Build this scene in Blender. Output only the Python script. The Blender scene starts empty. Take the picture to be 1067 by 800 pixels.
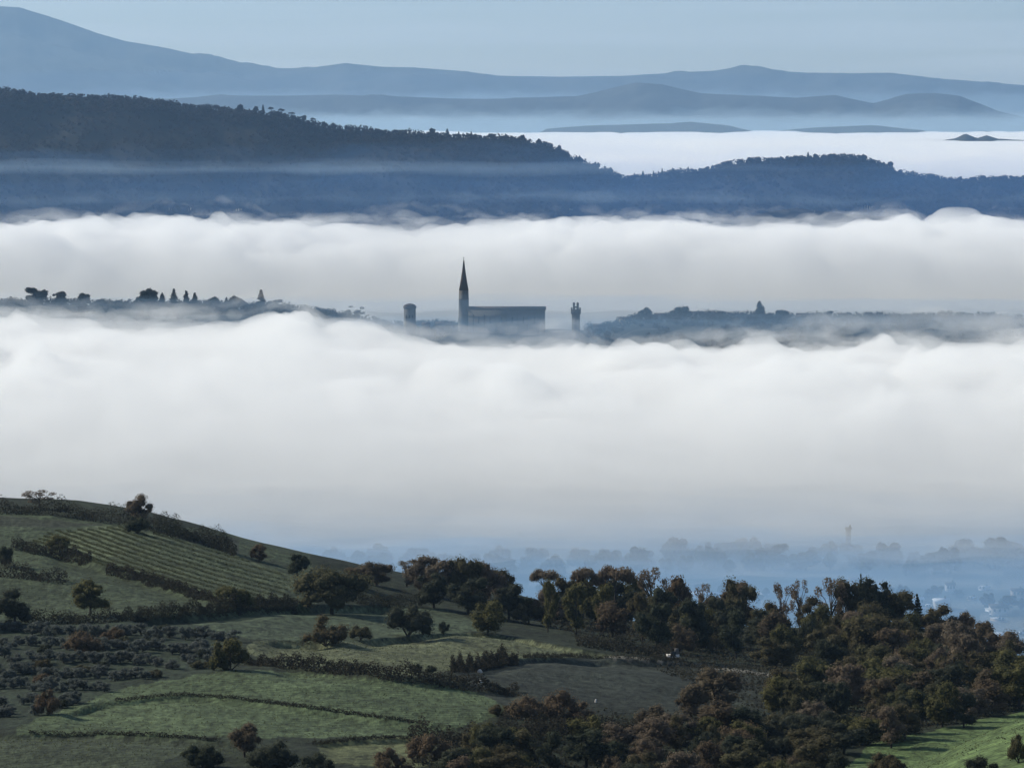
import bpy, math, random
import numpy as np

# ------------------------------------------------------------------ frame of reference
# The camera looks along +Y with a long lens.  P(px, py, D) is the world point that stands D metres
# in front of the camera and is seen at pixel (px, py) of the 1067 x 800 photograph.
LENS = 172.0
K = 36.0 / (LENS * 1067.0)
HOR = 110.0                     # pixel row of the true horizon
CAMZ = 300.0
sc = bpy.context.scene

def wx(px, D): return (px - 533.5) * K * D
def wz(py, D): return CAMZ + (HOR - py) * K * D
def P(px, py, D): return (wx(px, D), D, wz(py, D))

# ------------------------------------------------------------------ camera
cam_data = bpy.data.cameras.new('camera')
cam_data.lens = LENS; cam_data.sensor_width = 36.0; cam_data.sensor_fit = 'HORIZONTAL'
cam_data.shift_y = -(400.0 - HOR) / 1067.0
cam_data.clip_start = 1.0; cam_data.clip_end = 120000.0
cam = bpy.data.objects.new('camera', cam_data)
sc.collection.objects.link(cam)
cam.location = (0, 0, CAMZ); cam.rotation_euler = (math.radians(90), 0, 0)
sc.camera = cam

# ------------------------------------------------------------------ light
SUN_EL = math.radians(29.0)
SUN_AZ = math.radians(-60.0)      # measured from +Y (view direction) towards +X; negative = left, in front
world = bpy.data.worlds.new('World'); sc.world = world; world.use_nodes = True
wt = world.node_tree; bg = wt.nodes['Background']
sky = wt.nodes.new('ShaderNodeTexSky'); sky.sky_type = 'NISHITA'; sky.sun_disc = False
sky.sun_elevation = SUN_EL; sky.sun_rotation = SUN_AZ
sky.altitude = 300; sky.air_density = 1.0; sky.dust_density = 0.3; sky.ozone_density = 4.0
bg.inputs['Strength'].default_value = 0.085
# faint high cirrus veils, long and level
tcw = wt.nodes.new('ShaderNodeTexCoord'); mpw = wt.nodes.new('ShaderNodeMapping'); mpw.inputs['Scale'].default_value = (6, 6, 160)
nzw = wt.nodes.new('ShaderNodeTexNoise'); nzw.inputs['Scale'].default_value = 1.0; nzw.inputs['Detail'].default_value = 4
rgw = wt.nodes.new('ShaderNodeMapRange'); rgw.inputs[1].default_value = .45; rgw.inputs[2].default_value = .7; rgw.inputs[3].default_value = 0.0; rgw.inputs[4].default_value = 0.45
mxw = wt.nodes.new('ShaderNodeMix'); mxw.data_type = 'RGBA'; mxw.inputs['B'].default_value = (9.0, 9.0, 8.8, 1)
wt.links.new(tcw.outputs['Generated'], mpw.inputs['Vector']); wt.links.new(mpw.outputs[0], nzw.inputs['Vector']); wt.links.new(nzw.outputs['Fac'], rgw.inputs[0])
wt.links.new(rgw.outputs[0], mxw.inputs['Factor']); wt.links.new(sky.outputs[0], mxw.inputs['A'])
wt.links.new(mxw.outputs['Result'], bg.inputs['Color'])
sd = bpy.data.lights.new('sun', 'SUN'); sd.energy = 4.9; sd.angle = math.radians(0.5); sd.color = (1.0, 0.94, 0.79)
sun = bpy.data.objects.new('sun', sd); sc.collection.objects.link(sun)
# a sun lamp shines along its local -Z
sun.rotation_euler = (math.radians(90) - SUN_EL, 0, math.pi - SUN_AZ)
sun.location = (-300, 200, 800)
sc.view_settings.view_transform = 'Standard'; sc.view_settings.look = 'None'
sc.view_settings.exposure = 0.12; sc.view_settings.gamma = 1.0; sc.view_settings.use_curve_mapping = False
sc.cycles.use_denoising = True
sc.cycles.max_bounces = 28; sc.cycles.volume_bounces = 24; sc.cycles.diffuse_bounces = 2
sc.cycles.transparent_max_bounces = 24; sc.cycles.glossy_bounces = 1; sc.cycles.transmission_bounces = 2
sc.cycles.caustics_reflective = False; sc.cycles.caustics_refractive = False

# ------------------------------------------------------------------ noise
_rng = np.random.RandomState(7)
_perm = _rng.permutation(512); _perm = np.concatenate([_perm] * 3)
_ang = _rng.rand(512) * 2 * np.pi
_gx, _gy = np.cos(_ang), np.sin(_ang)
def noise2(x, y):
    x = np.asarray(x, float); y = np.asarray(y, float)
    xi = np.floor(x).astype(int); yi = np.floor(y).astype(int)
    xf = x - xi; yf = y - yi
    u = xf**3 * (xf * (xf * 6 - 15) + 10); v = yf**3 * (yf * (yf * 6 - 15) + 10)
    def g(i, j):
        h = _perm[(_perm[(xi + i) & 511] + yi + j) & 511]
        return _gx[h] * (xf - i) + _gy[h] * (yf - j)
    a = g(0, 0) * (1 - u) + g(1, 0) * u
    b = g(0, 1) * (1 - u) + g(1, 1) * u
    return (a * (1 - v) + b * v) * 1.5
def fbm(x, y, octaves=4, gain=0.5, seed=0):
    s = 0; a = 1.0
    for o in range(octaves):
        s = s + a * noise2(x * 2**o + 17.3 * o + seed * 31.7, y * 2**o - 9.1 * o + seed * 13.3); a *= gain
    return s
def billow(x, y, octaves=4, gain=0.5, seed=0):
    s = 0; a = 1.0; t = 0
    for o in range(octaves):
        s = s + a * (1 - 2 * np.abs(noise2(x * 2**o + 17.3 * o + seed * 31.7, y * 2**o - 9.1 * o + seed * 13.3))); t += a; a *= gain
    return -s / t * 1.0

# ------------------------------------------------------------------ helpers
def tag(o, label=None, cat=None, group=None, kind=None):
    if label: o['label'] = label
    if cat: o['category'] = cat
    if group: o['group'] = group
    if kind: o['kind'] = kind
    return o

def mesh_obj(name, verts, faces, mats=(), parent=None, smooth=False, mat_idx=None):
    me = bpy.data.meshes.new(name)
    verts = np.asarray(verts, np.float32)
    me.vertices.add(len(verts)); me.vertices.foreach_set('co', verts.ravel())
    if isinstance(faces, np.ndarray):
        n, c = faces.shape
        me.loops.add(n * c); me.loops.foreach_set('vertex_index', faces.ravel().astype(np.int32))
        me.polygons.add(n)
        me.polygons.foreach_set('loop_start', np.arange(0, n * c, c, dtype=np.int32))
        me.polygons.foreach_set('loop_total', np.full(n, c, np.int32))
    else:
        flat = [i for f in faces for i in f]
        me.loops.add(len(flat)); me.loops.foreach_set('vertex_index', flat)
        me.polygons.add(len(faces))
        st = np.cumsum([0] + [len(f) for f in faces[:-1]])
        me.polygons.foreach_set('loop_start', np.asarray(st, np.int32))
        me.polygons.foreach_set('loop_total', np.asarray([len(f) for f in faces], np.int32))
    if not isinstance(mats, (list, tuple)): mats = (mats,)
    for m in mats: me.materials.append(m)
    if mat_idx is not None: me.polygons.foreach_set('material_index', np.asarray(mat_idx, np.int32))
    if smooth: me.polygons.foreach_set('use_smooth', np.ones(len(me.polygons), bool))
    me.update(calc_edges=True)
    o = bpy.data.objects.new(name, me); sc.collection.objects.link(o)
    if parent is not None: o.parent = parent
    return o

def grid_faces(nr, nc, flip=False):
    i = np.arange(nr - 1)[:, None] * nc + np.arange(nc - 1)[None, :]
    f = np.stack([i, i + 1, i + nc + 1, i + nc], -1).reshape(-1, 4)
    return f[:, ::-1].copy() if flip else f

def closed_slab(name, X, Y, ZT, ZB, mat, smooth=True):
    """a closed body between a top and a bottom height field on the same grid"""
    nr, nc = X.shape
    ZT = np.maximum(ZT, ZB + 0.05)
    v = np.concatenate([np.stack([X, Y, ZT], -1).reshape(-1, 3), np.stack([X, Y, ZB], -1).reshape(-1, 3)])
    n = nr * nc
    top = grid_faces(nr, nc); bot = grid_faces(nr, nc, True) + n
    b = np.concatenate([np.arange(nc), np.arange(1, nr) * nc + nc - 1, (nr - 1) * nc + np.arange(nc - 2, -1, -1), np.arange(nr - 2, 0, -1) * nc])
    b2 = np.roll(b, -1)
    side = np.stack([b, b + n, b2 + n, b2], -1)
    return mesh_obj(name, v, np.concatenate([top, bot, side]), mat, smooth=smooth)

def volume_mat(name, density, color, aniso=0.0):
    m = bpy.data.materials.new(name); m.use_nodes = True
    nt = m.node_tree; nt.nodes.clear()
    out = nt.nodes.new('ShaderNodeOutputMaterial'); v = nt.nodes.new('ShaderNodeVolumePrincipled')
    v.inputs['Density'].default_value = density; v.inputs['Color'].default_value = (*color, 1)
    v.inputs['Anisotropy'].default_value = aniso; v.inputs['Density Attribute'].default_value = ''
    nt.links.new(v.outputs[0], out.inputs['Volume'])
    return m

def interp(x, xs, ys): return np.interp(x, xs, ys)
def sstep(a, b, x):
    t = np.clip((x - a) / (b - a), 0, 1); return t * t * (3 - 2 * t)

def simple_mat(name, col, rough=0.9):
    m = bpy.data.materials.new(name); m.use_nodes = True
    b = m.node_tree.nodes['Principled BSDF']
    b.inputs['Base Color'].default_value = (*col, 1); b.inputs['Roughness'].default_value = rough
    b.inputs['Specular IOR Level'].default_value = 0.1
    return m

# ------------------------------------------------------------------ materials
def nodes_of(name):
    m = bpy.data.materials.new(name); m.use_nodes = True
    nt = m.node_tree; b = nt.nodes['Principled BSDF']
    b.inputs['Specular IOR Level'].default_value = 0.1; b.inputs['Roughness'].default_value = 0.95
    return m, nt, b

def foliage_mat(name, dark, light, accent, spread=0.5):
    """leaf colour: every leaf has its own tone, every tree its own lean towards the accent colour"""
    m, nt, b = nodes_of(name); N = nt.nodes.new; L = nt.links.new
    at = N('ShaderNodeAttribute'); at.attribute_name = 'tone'
    oi = N('ShaderNodeObjectInfo')
    m1 = N('ShaderNodeMix'); m1.data_type = 'RGBA'
    m1.inputs['A'].default_value = (*dark, 1); m1.inputs['B'].default_value = (*light, 1)
    L(at.outputs['Fac'], m1.inputs['Factor'])
    mu = N('ShaderNodeMath'); mu.operation = 'MULTIPLY'; mu.inputs[1].default_value = spread
    L(oi.outputs['Random'], mu.inputs[0])
    m2 = N('ShaderNodeMix'); m2.data_type = 'RGBA'; m2.inputs['B'].default_value = (*accent, 1)
    L(mu.outputs[0], m2.inputs['Factor']); L(m1.outputs['Result'], m2.inputs['A'])
    L(m2.outputs['Result'], b.inputs['Base Color'])
    tr = N('ShaderNodeBsdfTranslucent'); L(m2.outputs['Result'], tr.inputs['Color'])
    ms = N('ShaderNodeMixShader'); ms.inputs[0].default_value = 0.42
    out = [n for n in nt.nodes if n.type == 'OUTPUT_MATERIAL'][0]
    L(b.outputs[0], ms.inputs[1]); L(tr.outputs[0], ms.inputs[2]); L(ms.outputs[0], out.inputs['Surface'])
    return m

def noisy_mat(name, c1, c2, scale, rough=0.9, detail=6):
    m, nt, b = nodes_of(name); N = nt.nodes.new; L = nt.links.new
    tc = N('ShaderNodeTexCoord'); no = N('ShaderNodeTexNoise'); no.inputs['Scale'].default_value = scale; no.inputs['Detail'].default_value = detail
    L(tc.outputs['Object'], no.inputs['Vector'])
    mx = N('ShaderNodeMix'); mx.data_type = 'RGBA'; mx.inputs['A'].default_value = (*c1, 1); mx.inputs['B'].default_value = (*c2, 1)
    L(no.outputs['Fac'], mx.inputs['Factor']); L(mx.outputs['Result'], b.inputs['Base Color'])
    b.inputs['Roughness'].default_value = rough
    return m

M_BARK = noisy_mat('bark', (0.03, 0.025, 0.02), (0.07, 0.06, 0.05), 1.5)
M_OAK = foliage_mat('oak leaves', (0.046, 0.048, 0.027), (0.135, 0.125, 0.066), (0.11, 0.083, 0.048), 0.6)
M_RUST = foliage_mat('russet leaves', (0.070, 0.050, 0.032), (0.185, 0.132, 0.082), (0.13, 0.11, 0.075), 0.7)
M_TAN = foliage_mat('tan autumn leaves', (0.090, 0.074, 0.054), (0.23, 0.19, 0.14), (0.17, 0.12, 0.08), 0.6)
M_GREEN = foliage_mat('evergreen leaves', (0.026, 0.034, 0.022), (0.075, 0.083, 0.050), (0.06, 0.062, 0.045), 0.6)
M_YELLOW = foliage_mat('yellowing leaves', (0.058, 0.060, 0.024), (0.165, 0.15, 0.062), (0.09, 0.09, 0.045), 0.5)
M_OLIVE = foliage_mat('olive leaves', (0.055, 0.064, 0.056), (0.175, 0.195, 0.175), (0.11, 0.115, 0.105), 0.6)
M_VINE = foliage_mat('vine leaves', (0.055, 0.066, 0.034), (0.14, 0.15, 0.08), (0.11, 0.11, 0.06), 0.5)
M_HEDGE = foliage_mat('hedge leaves', (0.020, 0.022, 0.016), (0.055, 0.055, 0.036), (0.048, 0.040, 0.03), 0.6)
M_FARTREE = foliage_mat('distant tree leaves', (0.016, 0.017, 0.013), (0.042, 0.040, 0.026), (0.038, 0.028, 0.02), 0.6)
M_STONE = noisy_mat('old stone', (0.09, 0.087, 0.084), (0.14, 0.135, 0.128), 0.25)
M_ROOF = noisy_mat('clay tiles', (0.06, 0.046, 0.04), (0.10, 0.075, 0.06), 0.6)
M_PALE = noisy_mat('pale plaster', (0.32, 0.31, 0.29), (0.46, 0.44, 0.41), 0.4)
M_OCHRE = noisy_mat('ochre plaster', (0.26, 0.20, 0.13), (0.36, 0.28, 0.19), 0.4)
M_METAL = noisy_mat('pale roof sheet', (0.55, 0.56, 0.57), (0.72, 0.73, 0.74), 0.2, 0.5)
M_WINDOW = noisy_mat('dark glass', (0.02, 0.022, 0.025), (0.04, 0.045, 0.05), 0.5, 0.2)
M_CHALK = noisy_mat('pale limestone', (0.45, 0.43, 0.40), (0.65, 0.63, 0.60), 1.0)

# ------------------------------------------------------------------ terrain
COLS = np.array([-350, -200, 0, 130, 260, 400, 530, 660, 800, 930, 1067, 1300, 1450], float)
ROWS = np.array([480, 560, 640, 700, 760, 820, 900, 1000, 1080, 1130, 1250, 1500, 1700], float)
TAB = np.array([
 [ 950, 950, 945, 940, 940, 930, 930, 930, 925, 880, 825, 800, 800],
 [ 880, 880, 875, 870, 870, 870, 880, 885, 880, 825, 775, 755, 755],
 [ 830, 830, 825, 825, 825, 825, 835, 845, 840, 805, 752, 740, 745],
 [ 780, 780, 775, 775, 780, 785, 800, 820, 818, 805, 795, 790, 790],
 [ 745, 745, 740, 735, 730, 735, 745, 762, 772, 777, 772, 770, 770],
 [ 700, 700, 695, 690, 690, 690, 705, 722, 737, 747, 747, 747, 750],
 [ 650, 650, 645, 640, 650, 665, 677, 692, 707, 717, 722, 730, 740],
 [ 570, 570, 575, 582, 607, 635, 650, 670, 684, 690, 705, 722, 735],
 [ 528, 528, 530, 541, 577, 603, 630, 657, 667, 665, 694, 720, 735],
 [ 523, 524, 526, 535, 571, 600, 627, 652, 660, 657, 690, 720, 738],
 [ 545, 545, 545, 555, 590, 622, 650, 680, 690, 690, 725, 760, 780],
 [ 700, 700, 700, 720, 750, 790, 830, 870, 890, 890, 915, 925, 925],
 [ 820, 820, 820, 820, 825, 830, 830, 830, 830, 830, 830, 830, 830]], float)
TABZ = wz(TAB, ROWS[:, None])
VALLEY = CAMZ - 240.0
TABZ[-1, :] = VALLEY
def _cr(t, p0, p1, p2, p3):
    return 0.5 * (2 * p1 + (p2 - p0) * t + (2 * p0 - 5 * p1 + 4 * p2 - p3) * t * t + (3 * p1 - p0 - 3 * p2 + p3) * t**3)
def _locate(knots, x):
    i = np.clip(np.searchsorted(knots, x) - 1, 0, len(knots) - 2)
    return i, np.clip((x - knots[i]) / (knots[i + 1] - knots[i]), 0, 1)
def base_z(px, D):
    px = np.asarray(px, float); D = np.asarray(D, float)
    px, D = np.broadcast_arrays(px, D)
    ci, ct = _locate(COLS, px); ri, rt = _locate(ROWS, D)
    def row(r):
        r = np.clip(r, 0, len(ROWS) - 1); c = lambda k: np.clip(ci + k, 0, len(COLS) - 1)
        return _cr(ct, TABZ[r, c(-1)], TABZ[r, c(0)], TABZ[r, c(1)], TABZ[r, c(2)])
    z = _cr(rt, row(ri - 1), row(ri), row(ri + 1), row(ri + 2))
    z = np.where(D >= ROWS[-1], VALLEY, z)
    x = wx(px, D)
    z = z + np.where(D < 1500, 0.8 * fbm(x / 45, D / 45, 3) + 0.12 * fbm(x / 7, D / 7, 2, seed=3), 0)
    hill = 60 * np.exp(-((D - 4050) / 330.0)**2) * interp(px, [-350, 0, 200, 300, 350, 400, 620, 660, 750, 1000, 1067, 1450], [1.24, 1.235, 1.225, 1.17, 1.10, .97, .89, 1.02, 1.06, 1.03, 1.02, 1.02])
    hill = hill + 2 * fbm(x / 120, D / 120, 3, seed=5) * np.exp(-((D - 4050) / 400.0)**2)
    return z + np.where(D > 2900, hill, 0)
_scanD = np.arange(500, 1240, 2.0)
def find_D(px, py, fn=None):
    """distance at which the hillside is met along the line of sight through a place in the view"""
    z = (fn or base_z)(np.full(_scanD.shape, float(px)), _scanD)
    y = HOR - (z - CAMZ) / (K * _scanD)
    hit = np.nonzero(y <= py)[0]
    return float(_scanD[hit[0]]) if len(hit) else float(_scanD[np.argmin(y)])
# banks between the terraced fields: (drop in metres, points)
BANKS = [(0.8, [(60, 748), (105, 731), (170, 725), (215, 725), (300, 734), (430, 752), (500, 758)]),
         (0.7, [(-60, 766), (10, 764), (100, 764), (200, 768), (280, 776)]),
         (0.6, [(320, 774), (420, 766), (450, 764)]),
         (1.5, [(130, 644), (200, 638), (260, 632), (310, 630), (430, 630)]),
         (1.2, [(262, 668), (330, 667), (360, 671)]),
         (1.0, [(365, 668), (480, 658), (520, 660), (580, 672), (650, 684)]),
         (0.9, [(280, 693), (340, 697), (420, 706), (500, 714), (560, 722)]),
         (0.9, [(470, 697), (560, 684), (640, 685), (700, 688), (800, 694)]),
         (1.2, [(40, 568), (110, 590), (180, 612), (228, 627)])]
_bank = []
for h, pts in BANKS:
    xs = np.arange(pts[0][0], pts[-1][0] + 1, 8.0); ys = interp(xs, [p[0] for p in pts], [p[1] for p in pts])
    dl = np.array([find_D(a, b) for a, b in zip(xs, ys)])
    kern = np.exp(-np.linspace(-1.6, 1.6, 9)**2); kern /= kern.sum()
    _bank.append((h, xs, np.convolve(np.pad(dl, 4, mode='edge'), kern, 'valid')))
def ground_z(px, D):
    px, D = np.broadcast_arrays(np.asarray(px, float), np.asarray(D, float))
    z = base_z(px, D)
    for h, xs, dl in _bank:
        Dl = interp(px, xs, dl)
        win = sstep(xs[0], xs[0] + 30, px) * sstep(xs[-1], xs[-1] - 30, px)
        z = z - h * win * (1 - sstep(Dl - 3.5, Dl, D)) * sstep(Dl - 38, Dl - 3.5, D)
    return z

def inside(px, py, poly):
    r = np.zeros(np.shape(px), bool); n = len(poly)
    for i in range(n):
        x0, y0 = poly[i]; x1, y1 = poly[(i + 1) % n]
        c = ((y0 > py) != (y1 > py)) & (px < (x1 - x0) * (py - y0) / (y1 - y0 + 1e-9) + x0)
        r ^= c
    return r
# what grows or lies on each field: colour, outline
FIELDS = [((0.046, 0.060, 0.034), [(-400, 500), (320, 560), (330, 640), (-400, 660)]),                     # rough upper pasture
          ((0.036, 0.042, 0.028), [(-400, 500), (250, 560), (245, 582), (130, 548), (-400, 552)]),         # dry crest
          ((0.082, 0.100, 0.056), [(40, 560), (130, 544), (245, 578), (310, 603), (300, 625), (228, 627)]),  # vineyard grass
          ((0.026, 0.036, 0.022), [(-400, 640), (130, 646), (250, 652), (235, 700), (130, 716), (15, 758), (-400, 770)]),   # olive grove
          ((0.052, 0.068, 0.040), [(180, 640), (310, 632), (460, 634), (520, 655), (380, 668), (262, 666), (200, 650)]),
          ((0.092, 0.102, 0.056), [(262, 668), (380, 668), (500, 658), (640, 683), (540, 686), (470, 698), (420, 704), (300, 694), (255, 680)]),   # pale stubble green
          ((0.066, 0.090, 0.045), [(15, 758), (130, 716), (240, 698), (300, 700), (500, 718), (530, 740), (450, 768), (200, 768), (20, 766)]),  # green meadow
          ((0.046, 0.057, 0.034), [(-400, 766), (220, 770), (160, 800), (140, 830), (-400, 830)]),
          ((0.085, 0.095, 0.046), [(330, 775), (420, 766), (500, 790), (430, 800), (340, 795)]),
          ((0.028, 0.033, 0.025), [(470, 698), (560, 685), (660, 686), (830, 700), (835, 740), (640, 745), (530, 735), (480, 715)]),   # ploughed
          ((0.15, 0.14, 0.115), [(640, 683), (700, 688), (840, 706), (838, 709), (700, 691), (630, 685)]),   # farm track
          ((0.076, 0.112, 0.042), [(880, 800), (905, 775), (1000, 755), (1067, 740), (1300, 725), (1460, 725), (1460, 900), (860, 900)])]   # bright winter wheat

Ds = np.concatenate([np.arange(480, 640, 2.5), np.arange(640, 1160, 1.6), np.arange(1160, 1260, 4), np.geomspace(1260, 3400, 90)[1:], np.linspace(3400, 4700, 100)[1:], np.geomspace(4700, 45500, 60)[1:]])
pxs = np.concatenate([np.arange(-400, -20, 6.0), np.arange(-20, 1090, 2.0), np.arange(1090, 1481, 6.0)])
PX, DD = np.meshgrid(pxs, Ds)
GZ = ground_z(PX, DD)
PY = HOR - (GZ - CAMZ) / (K * DD)
COL = np.empty(PX.shape + (4,), np.float32); COL[...] = (0.021, 0.027, 0.015, 1)
wob = 2.5 * fbm(PX / 25, PY / 9, 3, seed=8)
for c, poly in FIELDS:
    w = inside(PX + wob, PY + 0.6 * wob, poly) & (DD < 1200)
    COL[w, :3] = c
far_ = DD > 1250
patch = fbm(wx(PX, DD) / 60, DD / 90, 3, seed=14)
COL[far_, :3] = (0.045, 0.052, 0.036)
COL[far_ & (patch > 0.25), :3] = (0.17, 0.16, 0.12)
COL[far_ & (patch < -0.3), :3] = (0.035, 0.045, 0.03)
COL[(DD > 3550) & (DD < 4800), :3] = (0.026, 0.028, 0.022)
m_ground, nt, b_ = nodes_of('hillside soil and grass')
at = nt.nodes.new('ShaderNodeAttribute'); at.attribute_name = 'field'
geo = nt.nodes.new('ShaderNodeNewGeometry')
mp = nt.nodes.new('ShaderNodeMapping'); mp.inputs['Scale'].default_value = (1, 0.35, 1)
n1 = nt.nodes.new('ShaderNodeTexNoise'); n1.inputs['Scale'].default_value = 0.7; n1.inputs['Detail'].default_value = 5; n1.inputs['Roughness'].default_value = 0.65
n2 = nt.nodes.new('ShaderNodeTexNoise'); n2.inputs['Scale'].default_value = 0.045; n2.inputs['Detail'].default_value = 4
nt.links.new(geo.outputs['Position'], mp.inputs['Vector']); nt.links.new(mp.outputs[0], n1.inputs['Vector']); nt.links.new(geo.outputs['Position'], n2.inputs['Vector'])
def mrange(src, a0, a1, t0, t1):
    r = nt.nodes.new('ShaderNodeMapRange'); r.inputs[1].default_value = a0; r.inputs[2].default_value = a1; r.inputs[3].default_value = t0; r.inputs[4].default_value = t1
    nt.links.new(src, r.inputs[0]); return r.outputs[0]
mm = nt.nodes.new('ShaderNodeMath'); mm.operation = 'MULTIPLY'
nt.links.new(mrange(n1.outputs['Fac'], .3, .7, .3, 1.75), mm.inputs[0]); nt.links.new(mrange(n2.outputs['Fac'], .3, .7, .7, 1.3), mm.inputs[1])
wv = nt.nodes.new('ShaderNodeTexWave'); wv.inputs['Scale'].default_value = 0.16; wv.inputs['Distortion'].default_value = 3.0; wv.inputs['Detail'].default_value = 3; wv.inputs['Detail Scale'].default_value = 0.4
mpv = nt.nodes.new('ShaderNodeMapping'); mpv.inputs['Rotation'].default_value = (0, 0, math.radians(62))
nt.links.new(geo.outputs['Position'], mpv.inputs['Vector']); nt.links.new(mpv.outputs[0], wv.inputs['Vector'])
m4 = nt.nodes.new('ShaderNodeMath'); m4.operation = 'MULTIPLY'
nt.links.new(mrange(wv.outputs['Fac'], 0, 1, .78, 1.14), m4.inputs[0]); nt.links.new(mm.outputs[0], m4.inputs[1]); mm = m4
vm = nt.nodes.new('ShaderNodeVectorMath'); vm.operation = 'SCALE'
nt.links.new(at.outputs['Color'], vm.inputs[0]); nt.links.new(mm.outputs[0], vm.inputs['Scale'])
nt.links.new(vm.outputs[0], b_.inputs['Base Color'])
bp = nt.nodes.new('ShaderNodeBump'); bp.inputs['Strength'].default_value = 0.9; bp.inputs['Distance'].default_value = 0.5
nt.links.new(n1.outputs['Fac'], bp.inputs['Height']); nt.links.new(bp.outputs[0], b_.inputs['Normal'])
g = mesh_obj('ground', np.stack([wx(PX, DD), DD, GZ], -1).reshape(-1, 3), grid_faces(*PX.shape), m_ground, smooth=True)
ca = g.data.color_attributes.new('field', 'FLOAT_COLOR', 'POINT'); ca.data.foreach_set('color', COL.reshape(-1))
tag(g, kind='structure')

# ------------------------------------------------------------------ far relief
def ridge_grid(D, depth, xs, ys, base=VALLEY, rough=4.0, nd=40, step=3, seed=1, scale=0.05, slope=1.4, keep=0.85):
    px = np.arange(-400, 1500, step, float)
    crest = wz(interp(px, xs, ys), D)
    x = wx(px, D)
    T, C = np.meshgrid(np.linspace(-1, 1, nd), crest, indexing='ij'); X = np.tile(x, (nd, 1)); Y = D + T * depth
    prof = np.clip(1 - np.abs(T), 0, 1)**slope
    Z = base + (C - base) * prof + rough * fbm(X * scale / 3, Y * scale / 3, 5, seed=seed) * (0.25 + prof * 0.75) * (1 - keep * np.exp(-(T / 0.04)**2))
    return X * (Y / D), Y, Z
def ridge(name, mat, *a, **k):
    X, Y, Z = ridge_grid(*a, **k)
    return tag(mesh_obj(name, np.stack([X, Y, Z], -1).reshape(-1, 3), grid_faces(*X.shape), mat, smooth=True), kind='structure')

m_wood = noisy_mat('wooded hillside', (0.014, 0.015, 0.012), (0.03, 0.028, 0.02), 0.02)
m_mtn = noisy_mat('mountain slopes', (0.025, 0.03, 0.026), (0.07, 0.07, 0.055), 0.004)
RX = [-400, 0, 40, 100, 160, 215, 250, 290, 340, 400, 470, 540, 575, 600, 640, 652, 662, 700, 735, 760, 800, 850, 890, 925, 940, 965, 1000, 1030, 1067, 1500]
RY = [72, 92, 98, 100, 105, 110, 115, 119, 130, 136, 141, 144, 153, 166, 181, 187, 186, 180, 174, 169, 166, 164, 161, 171, 180, 185, 188, 185, 186, 202]
RK = dict(rough=12, nd=90, seed=3, scale=0.02)
ridge('hills', m_wood, 7000, 700, RX, RY, **RK)
ridge('hills', m_mtn, 18500, 900, [-400, 540, 570, 620, 700, 720, 760, 790, 830, 870, 910, 960, 990, 1020, 1040, 1067, 1500],
      [150, 150, 133, 129, 127, 125, 130, 137, 133, 131, 129, 134, 142, 135, 136, 138, 120], rough=6, seed=5, scale=.01)
ridge('hills', m_mtn, 14000, 500, [-400, 955, 968, 985, 996, 1006, 1018, 1028, 1040, 1067, 1500], [190, 190, 147, 144, 142, 137, 142, 139, 143, 144, 140], rough=3, seed=15, scale=.02)
ridge('hills', m_wood, 6640, 160, [-400, 740, 775, 800, 830, 850, 880, 930, 960, 1500], [300, 300, 226, 218, 214, 216, 220, 224, 300, 300], rough=3, seed=16, scale=.04)
ridge('hills', m_mtn, 24000, 2500, [-400, 0, 150, 250, 350, 450, 520, 600, 640, 665, 690, 730, 780, 830, 870, 910, 945, 975, 1000, 1040, 1100, 1500],
      [112, 108, 102, 99, 98, 101, 102, 99, 90, 85, 87, 96, 99, 101, 98, 107, 98, 96, 99, 115, 130, 130], rough=40, nd=80, seed=7, scale=.006, keep=.97)
ridge('mountains', m_mtn, 33000, 5000, [-400, -150, 0, 20, 50, 100, 130, 160, 200, 225, 250, 290, 330, 360, 400, 430, 470, 520, 580, 650, 700, 745, 772, 800, 840, 930, 980, 1040, 1067, 1500],
      [40, 8, 5, 6, 15, 33, 42, 47, 55, 58, 67, 73, 70, 65, 69, 69, 72, 78, 79, 78, 75, 73, 69, 73, 76, 75, 81, 86, 88, 70], rough=75, nd=110, seed=9, scale=.0035, keep=.97)

# ------------------------------------------------------------------ haze
def box(name, lo, hi, mat):
    x0, y0, z0 = lo; x1, y1, z1 = hi
    v = [(x0, y0, z0), (x1, y0, z0), (x1, y1, z0), (x0, y1, z0), (x0, y0, z1), (x1, y0, z1), (x1, y1, z1), (x0, y1, z1)]
    f = [(0, 3, 2, 1), (4, 5, 6, 7), (0, 1, 5, 4), (1, 2, 6, 5), (2, 3, 7, 6), (3, 0, 4, 7)]
    return mesh_obj(name, v, f, mat)
m_haze = volume_mat('haze air', 2.0e-5, (0.38, 0.62, 0.96), 0.35)
tag(box('haze', (-9000, -400, VALLEY - 40), (9000, 46000, CAMZ + 1350), m_haze), kind='stuff')

# ------------------------------------------------------------------ fog
def fog_grid(D0, D1, nd, step, px0=-400, px1=1480):
    px = np.arange(px0, px1, step, float); t = np.linspace(0, 1, nd)
    PXg, T = np.meshgrid(px, t); D = D0 + (D1 - D0) * T
    return PXg, T, D, wx(PXg, D)

def puff(X, D, sx, sy, seed, octv=5):
    """rounded tops: warped noise, positive bumps rounder than the hollows"""
    wxp = 0.5 * fbm(X / sx, D / sy, 2, seed=seed + 20); wyp = 0.5 * fbm(X / sx, D / sy, 2, seed=seed + 21)
    a = fbm(X / sx + wxp, D / sy + wyp, octv, 0.48, seed)
    b = 1 - np.abs(noise2(X / (sx * .45) + wxp * 2 + 3.1 * seed, D / (sy * .45) + wyp * 2)) * 2
    return 0.75 * a + 0.6 * fbm(X / (sx * 3.5), D / (sy * 3), 2, seed=seed + 9) - 0.22 * b

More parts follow.
